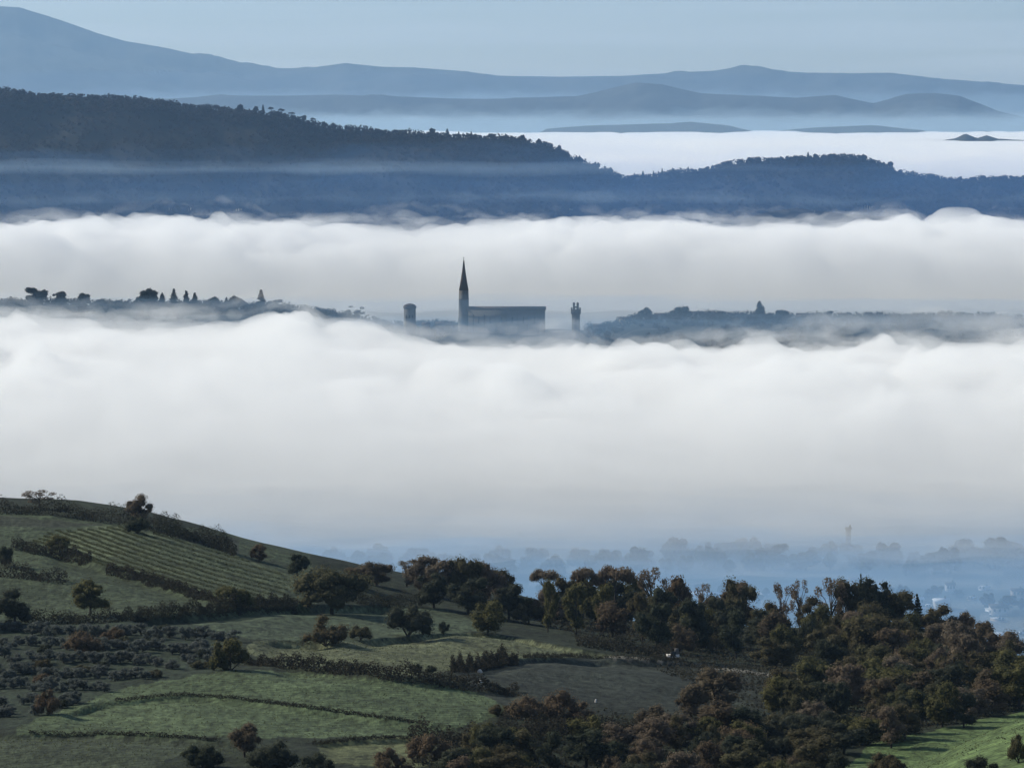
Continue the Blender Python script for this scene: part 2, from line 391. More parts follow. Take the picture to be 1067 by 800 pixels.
def fog(D0, D1, top, under, dens, amp, sc_x, sc_y, nd=200, step=4, seed=1, color=(0.998, 0.999, 1.0), edge=(0.3, 0.08), name='fog', expo=0.5, aniso=0.0, front=0.0):
    PXg, T, D, X = fog_grid(D0, D1, nd, step)
    n = puff(X, D, sc_x, sc_y, seed)
    e = sstep(0, edge[0], T)**expo * sstep(1, 1 - edge[1], T)**0.5
    zb = under(PXg, T) + 3.0 * fbm(X / 70, D / 70, 3, seed=seed + 4)
    zt = np.maximum(top(PXg, T) + amp * (1 + front * (1 - T)) * n, zb)
    mid = zb + 0.0
    ZT = mid + (zt - mid) * e
    m = volume_mat(name + ' vapour', dens, color, aniso)
    return tag(closed_slab(name, X, D, ZT, zb, m), kind='stuff')

def wisps(D0, D1, base, thick, dens, sc_x, sc_y, thr=0.1, nd=140, step=4, seed=1, color=(0.998, 0.999, 1.0), name='mist', px0=-400, px1=1480, fade=None):
    """thin drifting patches: islands whose thickness falls to nothing at their rims"""
    PXg, T, D, X = fog_grid(D0, D1, nd, step, px0, px1)
    w = 0.6 * fbm(X / sc_x, D / sc_y, 2, seed=seed + 30)
    n = fbm(X / sc_x + w, D / sc_y + w, 5, 0.5, seed) - thr
    if fade is not None: n = n - fade(PXg, T)
    n = n - 2.0 * (1 - sstep(0, .12, T)) - 2.0 * sstep(.88, 1, T)
    n = n - 2.0 * (1 - sstep(px0, px0 + 110, PXg)) - 2.0 * sstep(px1 - 80, px1, PXg)
    h = np.sqrt(np.clip(n, 0, None)) * thick
    zb = base(PXg, T, X, D)
    m = volume_mat(name + ' vapour', dens, color)
    return tag(closed_slab(name, X, D, zb + h, zb - 0.8 * h, m), kind='stuff')

NT_X = [-400, 0, 50, 100, 180, 250, 285, 320, 340, 450, 520, 600, 640, 700, 800, 870, 920, 1000, 1067, 1450]
NT_Y = [328, 328, 331, 334, 337, 334, 325, 326, 340, 362, 360, 356, 374, 370, 364, 369, 362, 366, 354, 352]
near_top = lambda px, t: wz(343, 3650) + (interp(px, NT_X, [wz(y, 3650) for y in NT_Y]) - wz(343, 3650)) * sstep(0.35, 1, t) - (1 - t) * 8
near_under = lambda px, t: CAMZ - 216 + 0 * px
fog(2700, 3720, near_top, near_under, 0.029, 15, 80, 140, front=.9, nd=260, step=2.5, seed=2, edge=(0.5, 0.06), expo=0.8)
fog(2470, 3745, lambda px, t: near_top(px, t) + 0.5, lambda px, t: near_under(px, t) - 9, 0.0042, 14, 75, 120, nd=240, step=2.5, seed=11, edge=(0.45, 0.05), expo=0.6)
fog(2330, 3770, lambda px, t: near_top(px, t) + 1, lambda px, t: near_under(px, t) - 14, 0.0050, 14, 55, 90, nd=240, step=2.5, seed=12, edge=(0.5, 0.05), expo=0.75)
mid_top = lambda px, t: wz(231, 6100) + 0 * px - (1 - t) * 12
mid_under = lambda px, t: CAMZ - 232 + 0 * px
fog(5600, 6220, mid_top, lambda px, t: CAMZ - 236 + 0 * px, 0.026, 19, 110, 170, front=.5, nd=240, step=3, seed=5, edge=(0.32, 0.08), expo=0.6)
fog(4800, 6240, lambda px, t: mid_top(px, t) + 2, mid_under, 0.0014, 17, 110, 180, nd=240, step=3, seed=14, edge=(0.75, 0.06), expo=1.0)
fog(4180, 6260, lambda px, t: mid_top(px, t) + 3 - 14 * (1 - t), mid_under, 0.0010, 18, 90, 170, nd=240, step=3, seed=15, edge=(0.75, 0.06), expo=1.0)
fog(7700, 19500, lambda px, t: CAMZ - 100 + 0 * px, lambda px, t: CAMZ - 200 + 0 * px, 0.025, 9, 260, 900, nd=320, step=5, seed=8, edge=(0.06, 0.06))
# low blue mist over the valley floor, round the town hill and against the wooded ridge
def mist_layer(D0, D1, ztop, zbot, dens, color, seed, amp=4, name='mist'):
    return fog(D0, D1, lambda px, t: ztop + 0 * px, lambda px, t: zbot + 0 * px, dens, amp, 200, 200, nd=60, step=12, seed=seed, color=color, name=name, edge=(.25, .1), aniso=0.35)
BLUE = (0.42, 0.67, 0.98)
mist_layer(1850, 3300, CAMZ - 219, VALLEY - 6, 0.0054, BLUE, 41)
mist_layer(3785, 4060, CAMZ - 155, VALLEY - 6, 0.0013, BLUE, 42)
mist_layer(3790, 4060, CAMZ - 170, VALLEY - 6, 0.0015, BLUE, 49)
mist_layer(16500, 19800, CAMZ - 40, VALLEY - 6, 0.00012, (.6, .82, 1), 55, amp=25)
for q, (zt, am) in enumerate(((-58, 22), (-76, 18), (-98, 14))):
    mist_layer(6290 - 8 * q, 7100, CAMZ + zt, VALLEY - 6, 0.00024, (0.20, 0.47, 1.0), 43 + q, amp=am)
mist_layer(9000, 32500, CAMZ + 1150, VALLEY - 6, 0.000006, (.5, .75, 1), 50, amp=10)
mist_layer(19700, 24500, CAMZ - 40, VALLEY - 6, 0.00026, (.7, .88, 1), 51, amp=60)
mist_layer(25500, 33000, CAMZ + 70, VALLEY - 6, 0.00010, (.6, .82, 1), 52, amp=80)
mist_layer(5300, 7300, CAMZ + 45, VALLEY - 6, 0.00003, (0.2, 0.45, 1.0), 57, amp=8)
# torn wisps drifting off the tops of the banks and in front of the town
wisps(3600, 3775, lambda px, t, X, D: near_top(px, 1) + 5 + 7 * fbm(X / 90, D / 300, 3, seed=80), 9, 0.007, 60, 40, thr=.12, nd=60, step=2.5, seed=81, name='fog')
wisps(3640, 3782, lambda px, t, X, D: near_top(px, 1) + 10 + 9 * fbm(X / 70, D / 300, 3, seed=82), 8, 0.004, 40, 40, thr=.22, nd=50, step=2.5, seed=83, name='fog')
wisps(6050, 6280, lambda px, t, X, D: wz(227, 6200) + 9 * fbm(X / 90, D / 300, 3, seed=84) + 0 * px, 12, 0.006, 80, 60, thr=.22, nd=60, step=2.5, seed=85, name='fog')
wisps(6100, 6290, lambda px, t, X, D: wz(219, 6200) + 14 * fbm(X / 80, D / 300, 3, seed=86) + 0 * px, 10, 0.0022, 70, 60, thr=.38, nd=50, step=2.5, seed=87, name='fog')
wisps(3775, 3860, lambda px, t, X, D: CAMZ - 181 + 9 * fbm(X / 60, D / 300, 3, seed=88) + 0 * px, 11, 0.010, 45, 40, thr=.12, nd=40, step=2.5, seed=89, px0=640, name='fog')
wisps(3775, 3870, lambda px, t, X, D: CAMZ - 173 + 8 * sstep(850, 1150, px) + 7 * fbm(X / 60, D / 300, 3, seed=90), 13, 0.010, 70, 40, thr=-.1, nd=40, step=2.5, seed=91, px0=690, name='fog')
# thin bright streaks lying along the wooded ridge
wisps(6150, 6330, lambda px, t, X, D: CAMZ - 80 + 5 * fbm(X / 350, D / 900, 3, seed=60) + 0 * px, 12, 0.0017, 420, 60, thr=-0.35, nd=40, step=6, seed=61, color=(.6, .8, 1), fade=lambda px, t: .75 * sstep(350, 800, px))
wisps(6000, 6200, lambda px, t, X, D: CAMZ - 116 + 6 * fbm(X / 200, D / 900, 3, seed=62) + 0 * px, 12, 0.0010, 160, 60, thr=0.15, nd=40, step=6, seed=63, color=(.6, .8, 1))
# ------------------------------------------------------------------ plants
rng = np.random.RandomState(11)
def empty(name, loc, rz=0.0):
    o = bpy.data.objects.new(name, None); sc.collection.objects.link(o)
    o.location = loc; o.rotation_euler = (0, 0, rz); o.empty_display_size = 0.5
    return o

def leaf_quads(cent, size, r, nrm=None):
    """one small bent-looking leaf clump (a quad of random tilt) per centre"""
    n = len(cent)
    a = r.normal(size=(n, 3)); a /= np.linalg.norm(a, axis=1)[:, None]
    if nrm is not None: a = a * 0.62 + nrm * 1.0; a /= np.linalg.norm(a, axis=1)[:, None]
    t = np.cross(a, r.normal(size=(n, 3))); t /= np.linalg.norm(t, axis=1)[:, None] + 1e-9
    b = np.cross(a, t)
    s = size * r.uniform(0.55, 1.35, n)[:, None]; l = s * r.uniform(0.5, 1.0, (n, 1))
    v = np.stack([cent - t * s * .5, cent + b * l * .5 + t * s * .1, cent + t * s * .5, cent - b * l * .5 - t * s * .1], 1).reshape(-1, 3)
    return v, np.arange(4 * n).reshape(n, 4)

def lobe_leaves(lobes, n, size, r, shell=(0.55, 1.22)):
    lobes = np.asarray(lobes, float)
    w = lobes[:, 3] * lobes[:, 5] + 1e-6; w = w / w.sum()
    k = r.choice(len(lobes), n, p=w)
    d = r.normal(size=(n, 3)); d /= np.linalg.norm(d, axis=1)[:, None]
    rad = r.uniform(shell[0]**2, shell[1]**2, n)**0.5
    c = lobes[k, :3] + d * rad[:, None] * lobes[k, 3:6]
    tone_l = r.uniform(0, 1, len(lobes))[k]
    return c, d, np.clip(0.6 * tone_l + 0.5 * r.uniform(0, 1, n), 0, 1)

def _ico():
    p = (1 + 5**.5) / 2
    v = np.array([(-1, p, 0), (1, p, 0), (-1, -p, 0), (1, -p, 0), (0, -1, p), (0, 1, p), (0, -1, -p), (0, 1, -p), (p, 0, -1), (p, 0, 1), (-p, 0, -1), (-p, 0, 1)], float)
    f = [(0, 11, 5), (0, 5, 1), (0, 1, 7), (0, 7, 10), (0, 10, 11), (1, 5, 9), (5, 11, 4), (11, 10, 2), (10, 7, 6), (7, 1, 8), (3, 9, 4), (3, 4, 2), (3, 2, 6), (3, 6, 8), (3, 8, 9), (4, 9, 5), (2, 4, 11), (6, 2, 10), (8, 6, 7), (9, 8, 1)]
    v /= np.linalg.norm(v, axis=1)[:, None]; v = [tuple(q) for q in v]; mid = {}
    def m(a, b):
        k = (min(a, b), max(a, b))
        if k not in mid:
            q = np.array(v[a]) + np.array(v[b]); q /= np.linalg.norm(q); v.append(tuple(q)); mid[k] = len(v) - 1
        return mid[k]
    F = []
    for a, b, c in f:
        x, y, z = m(a, b), m(b, c), m(c, a); F += [(a, x, z), (b, y, x), (c, z, y), (x, y, z)]
    return np.array(v), F
ICO_V, ICO_F = _ico()
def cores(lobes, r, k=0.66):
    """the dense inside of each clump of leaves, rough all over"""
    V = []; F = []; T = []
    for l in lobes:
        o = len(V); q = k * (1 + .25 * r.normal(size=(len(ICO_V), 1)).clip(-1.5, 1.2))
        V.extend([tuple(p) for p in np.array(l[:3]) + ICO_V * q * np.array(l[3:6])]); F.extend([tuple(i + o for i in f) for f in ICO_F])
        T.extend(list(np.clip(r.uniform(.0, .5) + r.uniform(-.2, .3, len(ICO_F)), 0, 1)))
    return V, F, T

def tube(pts, radii, sides=6):
    pts = np.asarray(pts, float); v = []; f = []
    for i, (p, q) in enumerate(zip(pts, radii)):
        d = pts[min(i + 1, len(pts) - 1)] - pts[max(i - 1, 0)]; d = d / (np.linalg.norm(d) + 1e-9)
        u = np.cross(d, (0.3, 1, 0.1)); u /= np.linalg.norm(u); w = np.cross(d, u)
        for k in range(sides):
            an = 2 * math.pi * k / sides
            v.append(p + q * (math.cos(an) * u + math.sin(an) * w))
    for i in range(len(pts) - 1):
        for k in range(sides):
            f.append((i * sides + k, i * sides + (k + 1) % sides, (i + 1) * sides + (k + 1) % sides, (i + 1) * sides + k))
    f.append(tuple(range((len(pts) - 1) * sides, len(pts) * sides)))
    return v, f

def join(parts):
    V = []; F = []
    for v, f in parts:
        o = len(V); V.extend([tuple(p) for p in v]); F.extend([tuple(i + o for i in q) for q in f])
    return V, F

def leaf_mesh(name, cent, d, tone, size, r, mat, parent=None):
    v, f = leaf_quads(cent, size, r, d)
    o = mesh_obj(name, v, f, mat, parent)
    at = o.data.attributes.new('tone', 'FLOAT', 'FACE'); at.data.foreach_set('value', np.asarray(tone, np.float32))
    return o

def tree_shape(kind, r):
    """lobes of the crown and the limbs, for a tree 10 m tall; returns lobes, limbs, leaf count, leaf size"""
    L = []; limbs = []
    if kind == 'broad':
        for i in range(34):
            a = r.uniform(0, 2 * math.pi); q = math.sqrt(r.uniform(0, 1)); zz = r.uniform(-.75, .85)
            rad = 6.2 * q * math.sqrt(max(0.1, 1 - zz * zz * .8))
            s = r.uniform(1.0, 2.1)
            L.append((rad * math.cos(a), rad * math.sin(a), 5.3 + 3.3 * zz, s * 1.2, s * 1.2, s * 1.0))
        limbs = [((0, 0, 0), (0.1, 0, 1.2), (0, 0.1, 3.0), .38, .24)] + [((0, 0, 2.2), (l[0] * .5, l[1] * .5, 1.5 + l[2] * .4), (l[0], l[1], l[2]), .2, .06) for l in L[:7]]
        return L, limbs, 6500, .38
    if kind == 'round':
        for i in range(27):
            a = r.uniform(0, 2 * math.pi); q = math.sqrt(r.uniform(0, 1)); zz = r.uniform(-.85, .85)
            rad = 3.3 * q * math.sqrt(1 - zz * zz * .8)
            s = r.uniform(.75, 1.6)
            L.append((rad * math.cos(a), rad * math.sin(a), 5.2 + 3.7 * zz, s, s, s * 1.05))
        limbs = [((0, 0, 0), (0.1, 0, 1.5), (0, 0.1, 4.0), .3, .2)] + [((0, 0, 3), (l[0] * .5, l[1] * .5, 2 + l[2] * .5), l[:3], .14, .05) for l in L[:6]]
        return L, limbs, 4400, .34
    if kind == 'tall':
        z = 2.6
        while z < 9.4:
            for j in range(2):
                a = r.uniform(0, 2 * math.pi); w = 2.5 * math.sin(math.pi * min(1, (z - 1) / 9.6)) + .3
                rad = w * r.uniform(.2, 1); s = r.uniform(.8, 1.45)
                L.append((rad * math.cos(a), rad * math.sin(a), z + r.uniform(-.4, .4), s, s, s * 1.05))
            z += r.uniform(.75, 1.15)
        limbs = [((0, 0, 0), (.12, 0, 3), (0, .1, 8.2), .24, .05)] + [((0, 0, l[2] * .7), (l[0] * .6, l[1] * .6, l[2] * .85), l[:3], .1, .03) for l in L[::2]]
        return L, limbs, 3000, .36
    if kind == 'parasol':
        for i in range(13):
            a = r.uniform(0, 2 * math.pi); q = math.sqrt(r.uniform(0, 1)); s = r.uniform(.9, 1.45)
            L.append((3.4 * q * math.cos(a), 3.4 * q * math.sin(a), 8.9 - 1.7 * q * q + r.uniform(-.35, .3), s * 1.15, s * 1.15, s * .62))
        limbs = [((0, 0, 0), (.15, 0, 3), (0, .1, 6.0), .26, .18)] + [((0, 0, 5.4), (l[0] * .5, l[1] * .5, 6.6), (l[0] * .9, l[1] * .9, l[2] - .2), .13, .04) for l in L[:9]]
        return L, limbs, 2600, .36
    if kind == 'thin':
        for i in range(16):
            a = r.uniform(0, 2 * math.pi); q = math.sqrt(r.uniform(0, 1)); zz = r.uniform(-.8, .9); s = r.uniform(.45, .95)
            rad = 2.9 * q * math.sqrt(1 - zz * zz * .75)
            L.append((rad * math.cos(a), rad * math.sin(a), 6.4 + 3 * zz, s, s, s))
        limbs = [((0, 0, 0), (.15, 0, 2), (0, .1, 5.0), .24, .15)] + [((0, 0, r.uniform(2.5, 5)), (l[0] * .5, l[1] * .5, 2 + l[2] * .55), l[:3], .1, .035) for l in L]
        return L, limbs, 1500, .34
    if kind == 'spire':
        for z in np.arange(.7, 9.6, .55):
            w = 0.95 * (1 - (z / 10.3)**2.2) * (0.75 + .25 * min(1, z / 1.5))
            L.append((r.uniform(-.15, .15), r.uniform(-.15, .15), z, w, w, .7))
        limbs = [((0, 0, 0), (0, 0, 4), (0, 0, 9), .18, .03)]
        return L, limbs, 1600, .34
    if kind == 'conifer':
        for z in np.arange(1.2, 9.6, .7):
            w = 2.1 * (1 - z / 10.2)
            for j in range(5):
                a = r.uniform(0, 2 * math.pi)
                L.append((w * .6 * math.cos(a), w * .6 * math.sin(a), z - .2, w * .5 + .15, w * .5 + .15, .34))
        limbs = [((0, 0, 0), (0, 0, 4), (0, 0, 9.6), .2, .03)]
        return L, limbs, 1900, .36
    if kind == 'bush':
        for i in range(26):
            a = r.uniform(0, 2 * math.pi); q = math.sqrt(r.uniform(0, 1)); s = r.uniform(1.1, 2.2)
            zz = r.uniform(0, 1) * (1 - .55 * q * q)
            L.append((5.2 * q * math.cos(a), 5.2 * q * math.sin(a), 1.9 + 6.0 * zz, s * 1.1, s * 1.1, s * .95))
        limbs = [((0, 0, 0), (l[0] * .4, l[1] * .4, l[2] * .4), l[:3], .22, .06) for l in L[:5]]
        return L, limbs, 4400, .42
    if kind == 'olive':
        for i in range(13):
            a = r.uniform(0, 2 * math.pi); q = math.sqrt(r.uniform(0, 1)); s = r.uniform(1.2, 2.2); zz = r.uniform(-.9, .9)
            L.append((4.6 * q * math.cos(a), 4.6 * q * math.sin(a), 5.0 + 3.2 * zz, s * 1.2, s * 1.2, s))
        limbs = [((0, 0, 0), (.4, .1, 1.2), (.1, -.2, 3.2), .6, .4)] + [((.1, -.2, 2.8), (l[0] * .5, l[1] * .5, 2 + l[2] * .45), l[:3], .3, .08) for l in L[:4]]
        return L, limbs, 1300, .7

class Proto:
    def __init__(self, kind, mat, seed, flat=False):
        r = np.random.RandomState(seed); self.flat = flat
        L, limbs, n, size = tree_shape(kind, r)
        c, d, t = lobe_leaves(L, n, size, r)
        v, f = leaf_quads(c, size, r, d)
        if kind != 'thin':
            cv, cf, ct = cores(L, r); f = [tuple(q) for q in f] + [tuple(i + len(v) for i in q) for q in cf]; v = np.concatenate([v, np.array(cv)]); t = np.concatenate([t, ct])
        self.crown = (v, f, t, mat); self.wood = join([tube((a, b, e), (r0, (r0 + r1) / 2, r1)) for a, b, e, r0, r1 in limbs])
        self.me = {}
        self.width = 2 * max(abs(np.percentile(v[:, 0], 99)), abs(np.percentile(v[:, 0], 1))); self.top = v[:, 2].max()
    def put(self, name, loc, height, width, label, cat='tree', group=None, rz=0.0, lean=0.0):
        root = empty(name, loc, rz)
        root.scale = (width / self.width, width / self.width, height / self.top)
        root.rotation_euler = (lean, lean * .6, rz)
        tag(root, label, cat, group)
        if 'trunk' not in self.me:
            tr = mesh_obj('trunk', self.wood[0], self.wood[1], M_BARK, root, smooth=True)
            v, f, t, mat = self.crown
            cr = mesh_obj('crown', v, f, mat, root)
            at = cr.data.attributes.new('tone', 'FLOAT', 'FACE'); at.data.foreach_set('value', np.asarray(t, np.float32))
            self.me = {'trunk': tr.data, 'crown': cr.data}
        else:
            for nm, me in self.me.items():
                o = bpy.data.objects.new(nm, me); sc.collection.objects.link(o); o.parent = root
        return root

_protos = {}
def proto(kind, mat, var):
    key = (kind, mat.name, var)
    if key not in _protos: _protos[key] = Proto(kind, mat, abs(hash(kind + mat.name)) % 1000 + 17 * var if False else sum(map(ord, kind + mat.name)) * 7 + 17 * var)
    return _protos[key]

MATS = {'oak': M_OAK, 'rust': M_RUST, 'green': M_GREEN, 'yellow': M_YELLOW, 'olive': M_OLIVE, 'tan': M_TAN}
_cnt = [0]
def plant(px, py, top, wpx, kind, mat, label, name=None, D=None, group=None, cat='tree', lift=None):
    """a plant whose foot stands on the hillside at view position (px, py) or on the ground at distance D"""
    _cnt[0] += 1
    if D is None: D = find_D(px, py, ground_z)
    x = float(wx(px, D)); z = float(ground_z(px, D))
    ybase = HOR - (z - CAMZ) / (K * D)
    h = max(1.0, (ybase - top) * K * D)
    w = wpx * K * D
    nm = name or {'broad': 'oak_tree', 'round': 'autumn_tree', 'tall': 'woodland_tree', 'parasol': 'parasol_tree', 'thin': 'bare_tree', 'spire': 'cypress_tree', 'conifer': 'conifer_tree', 'bush': 'bush', 'olive': 'olive_tree'}[kind]
    if kind == 'bush' and cat == 'tree': cat = 'bush'
    return proto(kind, MATS[mat], _cnt[0] % 3).put(nm, (x, D, z - 0.15), h + .15, w, label, cat, group, rz=rng.uniform(0, 6.28), lean=rng.uniform(-.04, .04))

# --- trees standing by themselves on the open hillside
for a in [
 (41, 530, 510, 29, 'thin', 'tan', 'pale thin-leaved tree on the hill crest at the far left of the skyline'),
 (66, 533, 524, 16, 'bush', 'oak', 'small low bush on the hill crest just right of the pale thin-leaved tree'),
 (146, 546, 513, 31, 'round', 'tan', 'round russet tree standing alone on the skyline above the vineyard'),
 (143, 556, 537, 26, 'bush', 'green', 'dark bush growing in front of the foot of the round russet skyline tree'),
 (62, 581, 556, 25, 'round', 'yellow', 'small olive-green tree at the upper left corner of the vineyard'),
 (94, 641, 602, 34, 'round', 'yellow', 'yellowish green tree on the lower edge of the drab left pasture'),
 (15, 652, 612, 36, 'round', 'green', 'dark tree at the left edge of the view above the olive grove'),
 (5, 590, 566, 22, 'bush', 'green', 'dark bush at the left edge of the view level with the vineyard'),
 (270, 585, 566, 19, 'round', 'rust', 'small greyish tree on the skyline right of the dark crest hedge'),
 (310, 600, 574, 21, 'round', 'green', 'small dark tree on the skyline directly behind the big spreading oak'),
 (346, 640, 589, 80, 'broad', 'oak', 'big spreading olive-brown oak on the bank right of the vineyard'),
 (372, 612, 590, 34, 'round', 'rust', 'russet tree top showing behind the right shoulder of the big spreading oak'),
 (392, 610, 584, 36, 'round', 'rust', 'russet tree on the skyline in the gap between big oak and grove'),
 (339, 673, 638, 48, 'bush', 'oak', 'round brown tree in the field just below the big spreading oak'),
 (375, 668, 650, 26, 'bush', 'oak', 'low brown bush right beside the round brown field tree'),
 (425, 665, 628, 52, 'bush', 'green', 'wide dark round tree in the pale field below the skyline grove'),
 (462, 660, 646, 14, 'bush', 'green', 'tiny dark bush between the wide dark field tree and the wood'),
 (240, 698, 663, 40, 'bush', 'yellow', 'olive-brown round tree at the top edge of the green meadow'),
 (508, 664, 624, 37, 'round', 'yellow', 'olive-green tree standing out in front of the wood above the pale field'),
 (243, 632, 609, 30, 'bush', 'yellow', 'low bush on the bank at the lower right end of the vineyard'),
 (433, 700, 690, 13, 'bush', 'green', 'small round bush on the hedge line in the middle of the fields'),
 (449, 702, 692, 12, 'bush', 'green', 'smaller of two bushes side by side on the middle hedge line'),
 (85, 682, 655, 40, 'bush', 'rust', 'reddish brown bush amid the grey olive trees'),
 (118, 668, 652, 26, 'bush', 'rust', 'small reddish bush near the top row of the olive grove'),
 (50, 745, 716, 28, 'bush', 'rust', 'brown bush at the bottom of the olive grove beside the meadow tip'),
 (45, 712, 700, 20, 'bush', 'rust', 'small brown bush in the lower olive rows'),
 (745, 742, 694, 56, 'round', 'rust', 'orange-brown tree at the lower edge of the ploughed field'),
 (720, 748, 712, 34, 'round', 'rust', 'smaller orange-brown tree touching the left side of the bigger one by the ploughed field'),
 (548, 755, 722, 46, 'bush', 'rust', 'brown bushy tree at the lower left tip of the ploughed field'),
 (590, 758, 716, 56, 'bush', 'rust', 'wide reddish bushy tree below the middle of the ploughed field'),
 (520, 745, 732, 24, 'bush', 'oak', 'low brown bush at the right end of the green meadow'),
 (255, 790, 752, 34, 'round', 'rust', 'rust-brown tree rising from the dark thicket below the meadow'),
 (212, 800, 772, 40, 'bush', 'green', 'dark bush at the left end of the thicket below the meadow'),
 (285, 808, 770, 52, 'bush', 'green', 'dark bush right of the rust-brown tree in the thicket below the meadow'),
 (330, 812, 782, 40, 'bush', 'green', 'dark bush at the bottom edge beside the small lit field corner'),
 (408, 812, 776, 42, 'bush', 'rust', 'brown bush at the bottom edge right of the small lit field corner'),
 (672, 822, 779, 36, 'round', 'oak', 'rounded brown tree top at the bottom edge below the middle of the gully'),
 (640, 824, 787, 28, 'round', 'rust', 'small rounded tree top left of the brown one at the bottom edge'),
]:
    plant(*a)
# --- the grove on the skyline
for a in [(424, 612, 583, 26, 'thin', 'tan'), (440, 620, 578, 34, 'round', 'tan'), (462, 624, 580, 36, 'round', 'tan'), (484, 628, 577, 40, 'broad', 'oak'),
          (506, 632, 584, 36, 'round', 'tan'), (524, 634, 590, 30, 'round', 'oak'), (452, 634, 596, 38, 'round', 'green'), (488, 640, 600, 40, 'round', 'green'), (530, 646, 606, 34, 'round', 'green')]:
    i = 'grey leafless-looking tree at the left end of the skyline grove|tall tan tree second from the left in the skyline grove|tan tree in the middle left of the skyline grove|highest broad crown in the skyline grove|tan tree right of the highest crown in the skyline grove|brown tree at the right end of the skyline grove|dark evergreen in front of the left half of the skyline grove|dark evergreen in front of the highest crown of the skyline grove|dark evergreen in front of the right end of the skyline grove'.split('|')
    plant(*a, i[_cnt[0] - 39 if 0 <= _cnt[0] - 39 < 9 else 0], group='trees of the skyline grove', D=find_D(a[0], a[1], ground_z))
# --- the edge of the wood against the valley
SKY = [
 (567, 592, 32, 'parasol', 'tan', 'pale-topped tree alone in the gap between skyline grove and wood'),
 (580, 616, 30, 'round', 'rust', 'low russet crown right of the pale-topped tree in the gap'),
 (607, 590, 28, 'parasol', 'tan', 'thin parasol-topped tree at the left end of the wood skyline'),
 (641, 588, 42, 'parasol', 'tan', 'wide mushroom-shaped crown on the wood skyline left of its middle'),
 (681, 590, 30, 'thin', 'tan', 'see-through airy crown on the wood skyline right of the mushroom shape'),
 (708, 597, 32, 'round', 'rust', 'dense brown crown right of the airy see-through crown'),
 (735, 607, 20, 'thin', 'tan', 'slender thin tree on the wood skyline between two dense crowns'),
 (770, 599, 36, 'round', 'oak', 'blunt square-topped dark crown near the middle of the wood skyline'),
 (815, 606, 22, 'thin', 'tan', 'left one of two scraggly bare trees on the wood skyline'),
 (833, 603, 20, 'thin', 'tan', 'right one of two scraggly bare trees on the wood skyline'),
 (866, 601, 28, 'thin', 'tan', 'airy domed crown just left of the highest part of the wood'),
 (884, 598, 30, 'round', 'oak', 'domed dark crown touching the highest part of the wood'),
 (910, 599, 46, 'round', 'green', 'broad crown at the highest part of the wood on the right'),
 (897, 597, 10, 'conifer', 'green', 'small pointed conifer tip on the highest part of the wood'),
 (935, 612, 42, 'round', 'oak', 'brown crown just right of the highest part of the wood'),
 (957, 618, 16, 'conifer', 'green', 'small dark pointed conifer on the falling right skyline of the wood'),
 (975, 628, 40, 'round', 'oak', 'brown crown under the small conifer on the falling right skyline'),
 (1003, 634, 26, 'round', 'tan', 'greyish crown standing proud on the falling right skyline'),
 (1022, 646, 36, 'round', 'rust', 'russet crown near the right end of the wood skyline'),
 (1050, 660, 40, 'round', 'rust', 'last russet crown on the wood skyline at the right edge'),
]
for px, top, w, kind, mat, lab in SKY:
    D = interp(px, [560, 900, 1067], [1090, 1095, 1100]) + rng.uniform(-15, 15)
    plant(px, 0, top, w, kind, mat, lab, D=float(D), group='trees on the skyline of the wood')
# --- inside the wood: every zone has its own line of description
ZONES = [
 ('trees in the wood above the ploughed field', [(545, 650), (600, 640), (700, 645), (790, 655), (800, 690), (700, 683), (640, 678), (560, 668)], 30, (36, 56), (26, 40),
  {'oak': 'brown tree among the wood above the ploughed field', 'green': 'dark evergreen among the wood above the ploughed field', 'yellow': 'olive-green tree among the wood above the ploughed field', 'rust': 'russet tree among the wood above the ploughed field'}),
 ('trees on the high right slope of the wood', [(790, 660), (900, 664), (1000, 690), (1090, 705), (1090, 735), (960, 725), (800, 705)], 46, (34, 50), (28, 44),
  {'oak': 'brown tree on the high right slope of the wood', 'green': 'dark evergreen on the high right slope of the wood', 'yellow': 'olive-green tree on the high right slope of the wood', 'rust': 'russet tree on the high right slope of the wood'}),
 ('trees in the dark hollow behind the bright green field', [(840, 720), (960, 722), (1090, 728), (1090, 745), (1000, 760), (900, 790), (820, 780), (800, 745)], 42, (32, 48), (30, 46),
  {'oak': 'brown tree in the hollow behind the bright green field', 'green': 'dark tree in the hollow behind the bright green field', 'yellow': 'olive-green tree in the hollow behind the bright green field', 'rust': 'russet tree in the hollow behind the bright green field'}),
 ('trees in the shaded gully at the bottom', [(440, 785), (520, 775), (640, 770), (760, 768), (830, 780), (900, 800), (880, 850), (640, 850), (460, 830)], 62, (28, 44), (28, 46),
  {'oak': 'brown tree in the shaded gully below the ploughed field', 'green': 'dark evergreen in the shaded gully below the ploughed field', 'yellow': 'olive-green tree in the shaded gully below the ploughed field', 'rust': 'russet tree in the shaded gully below the ploughed field'}),
]
zr = np.random.RandomState(5)
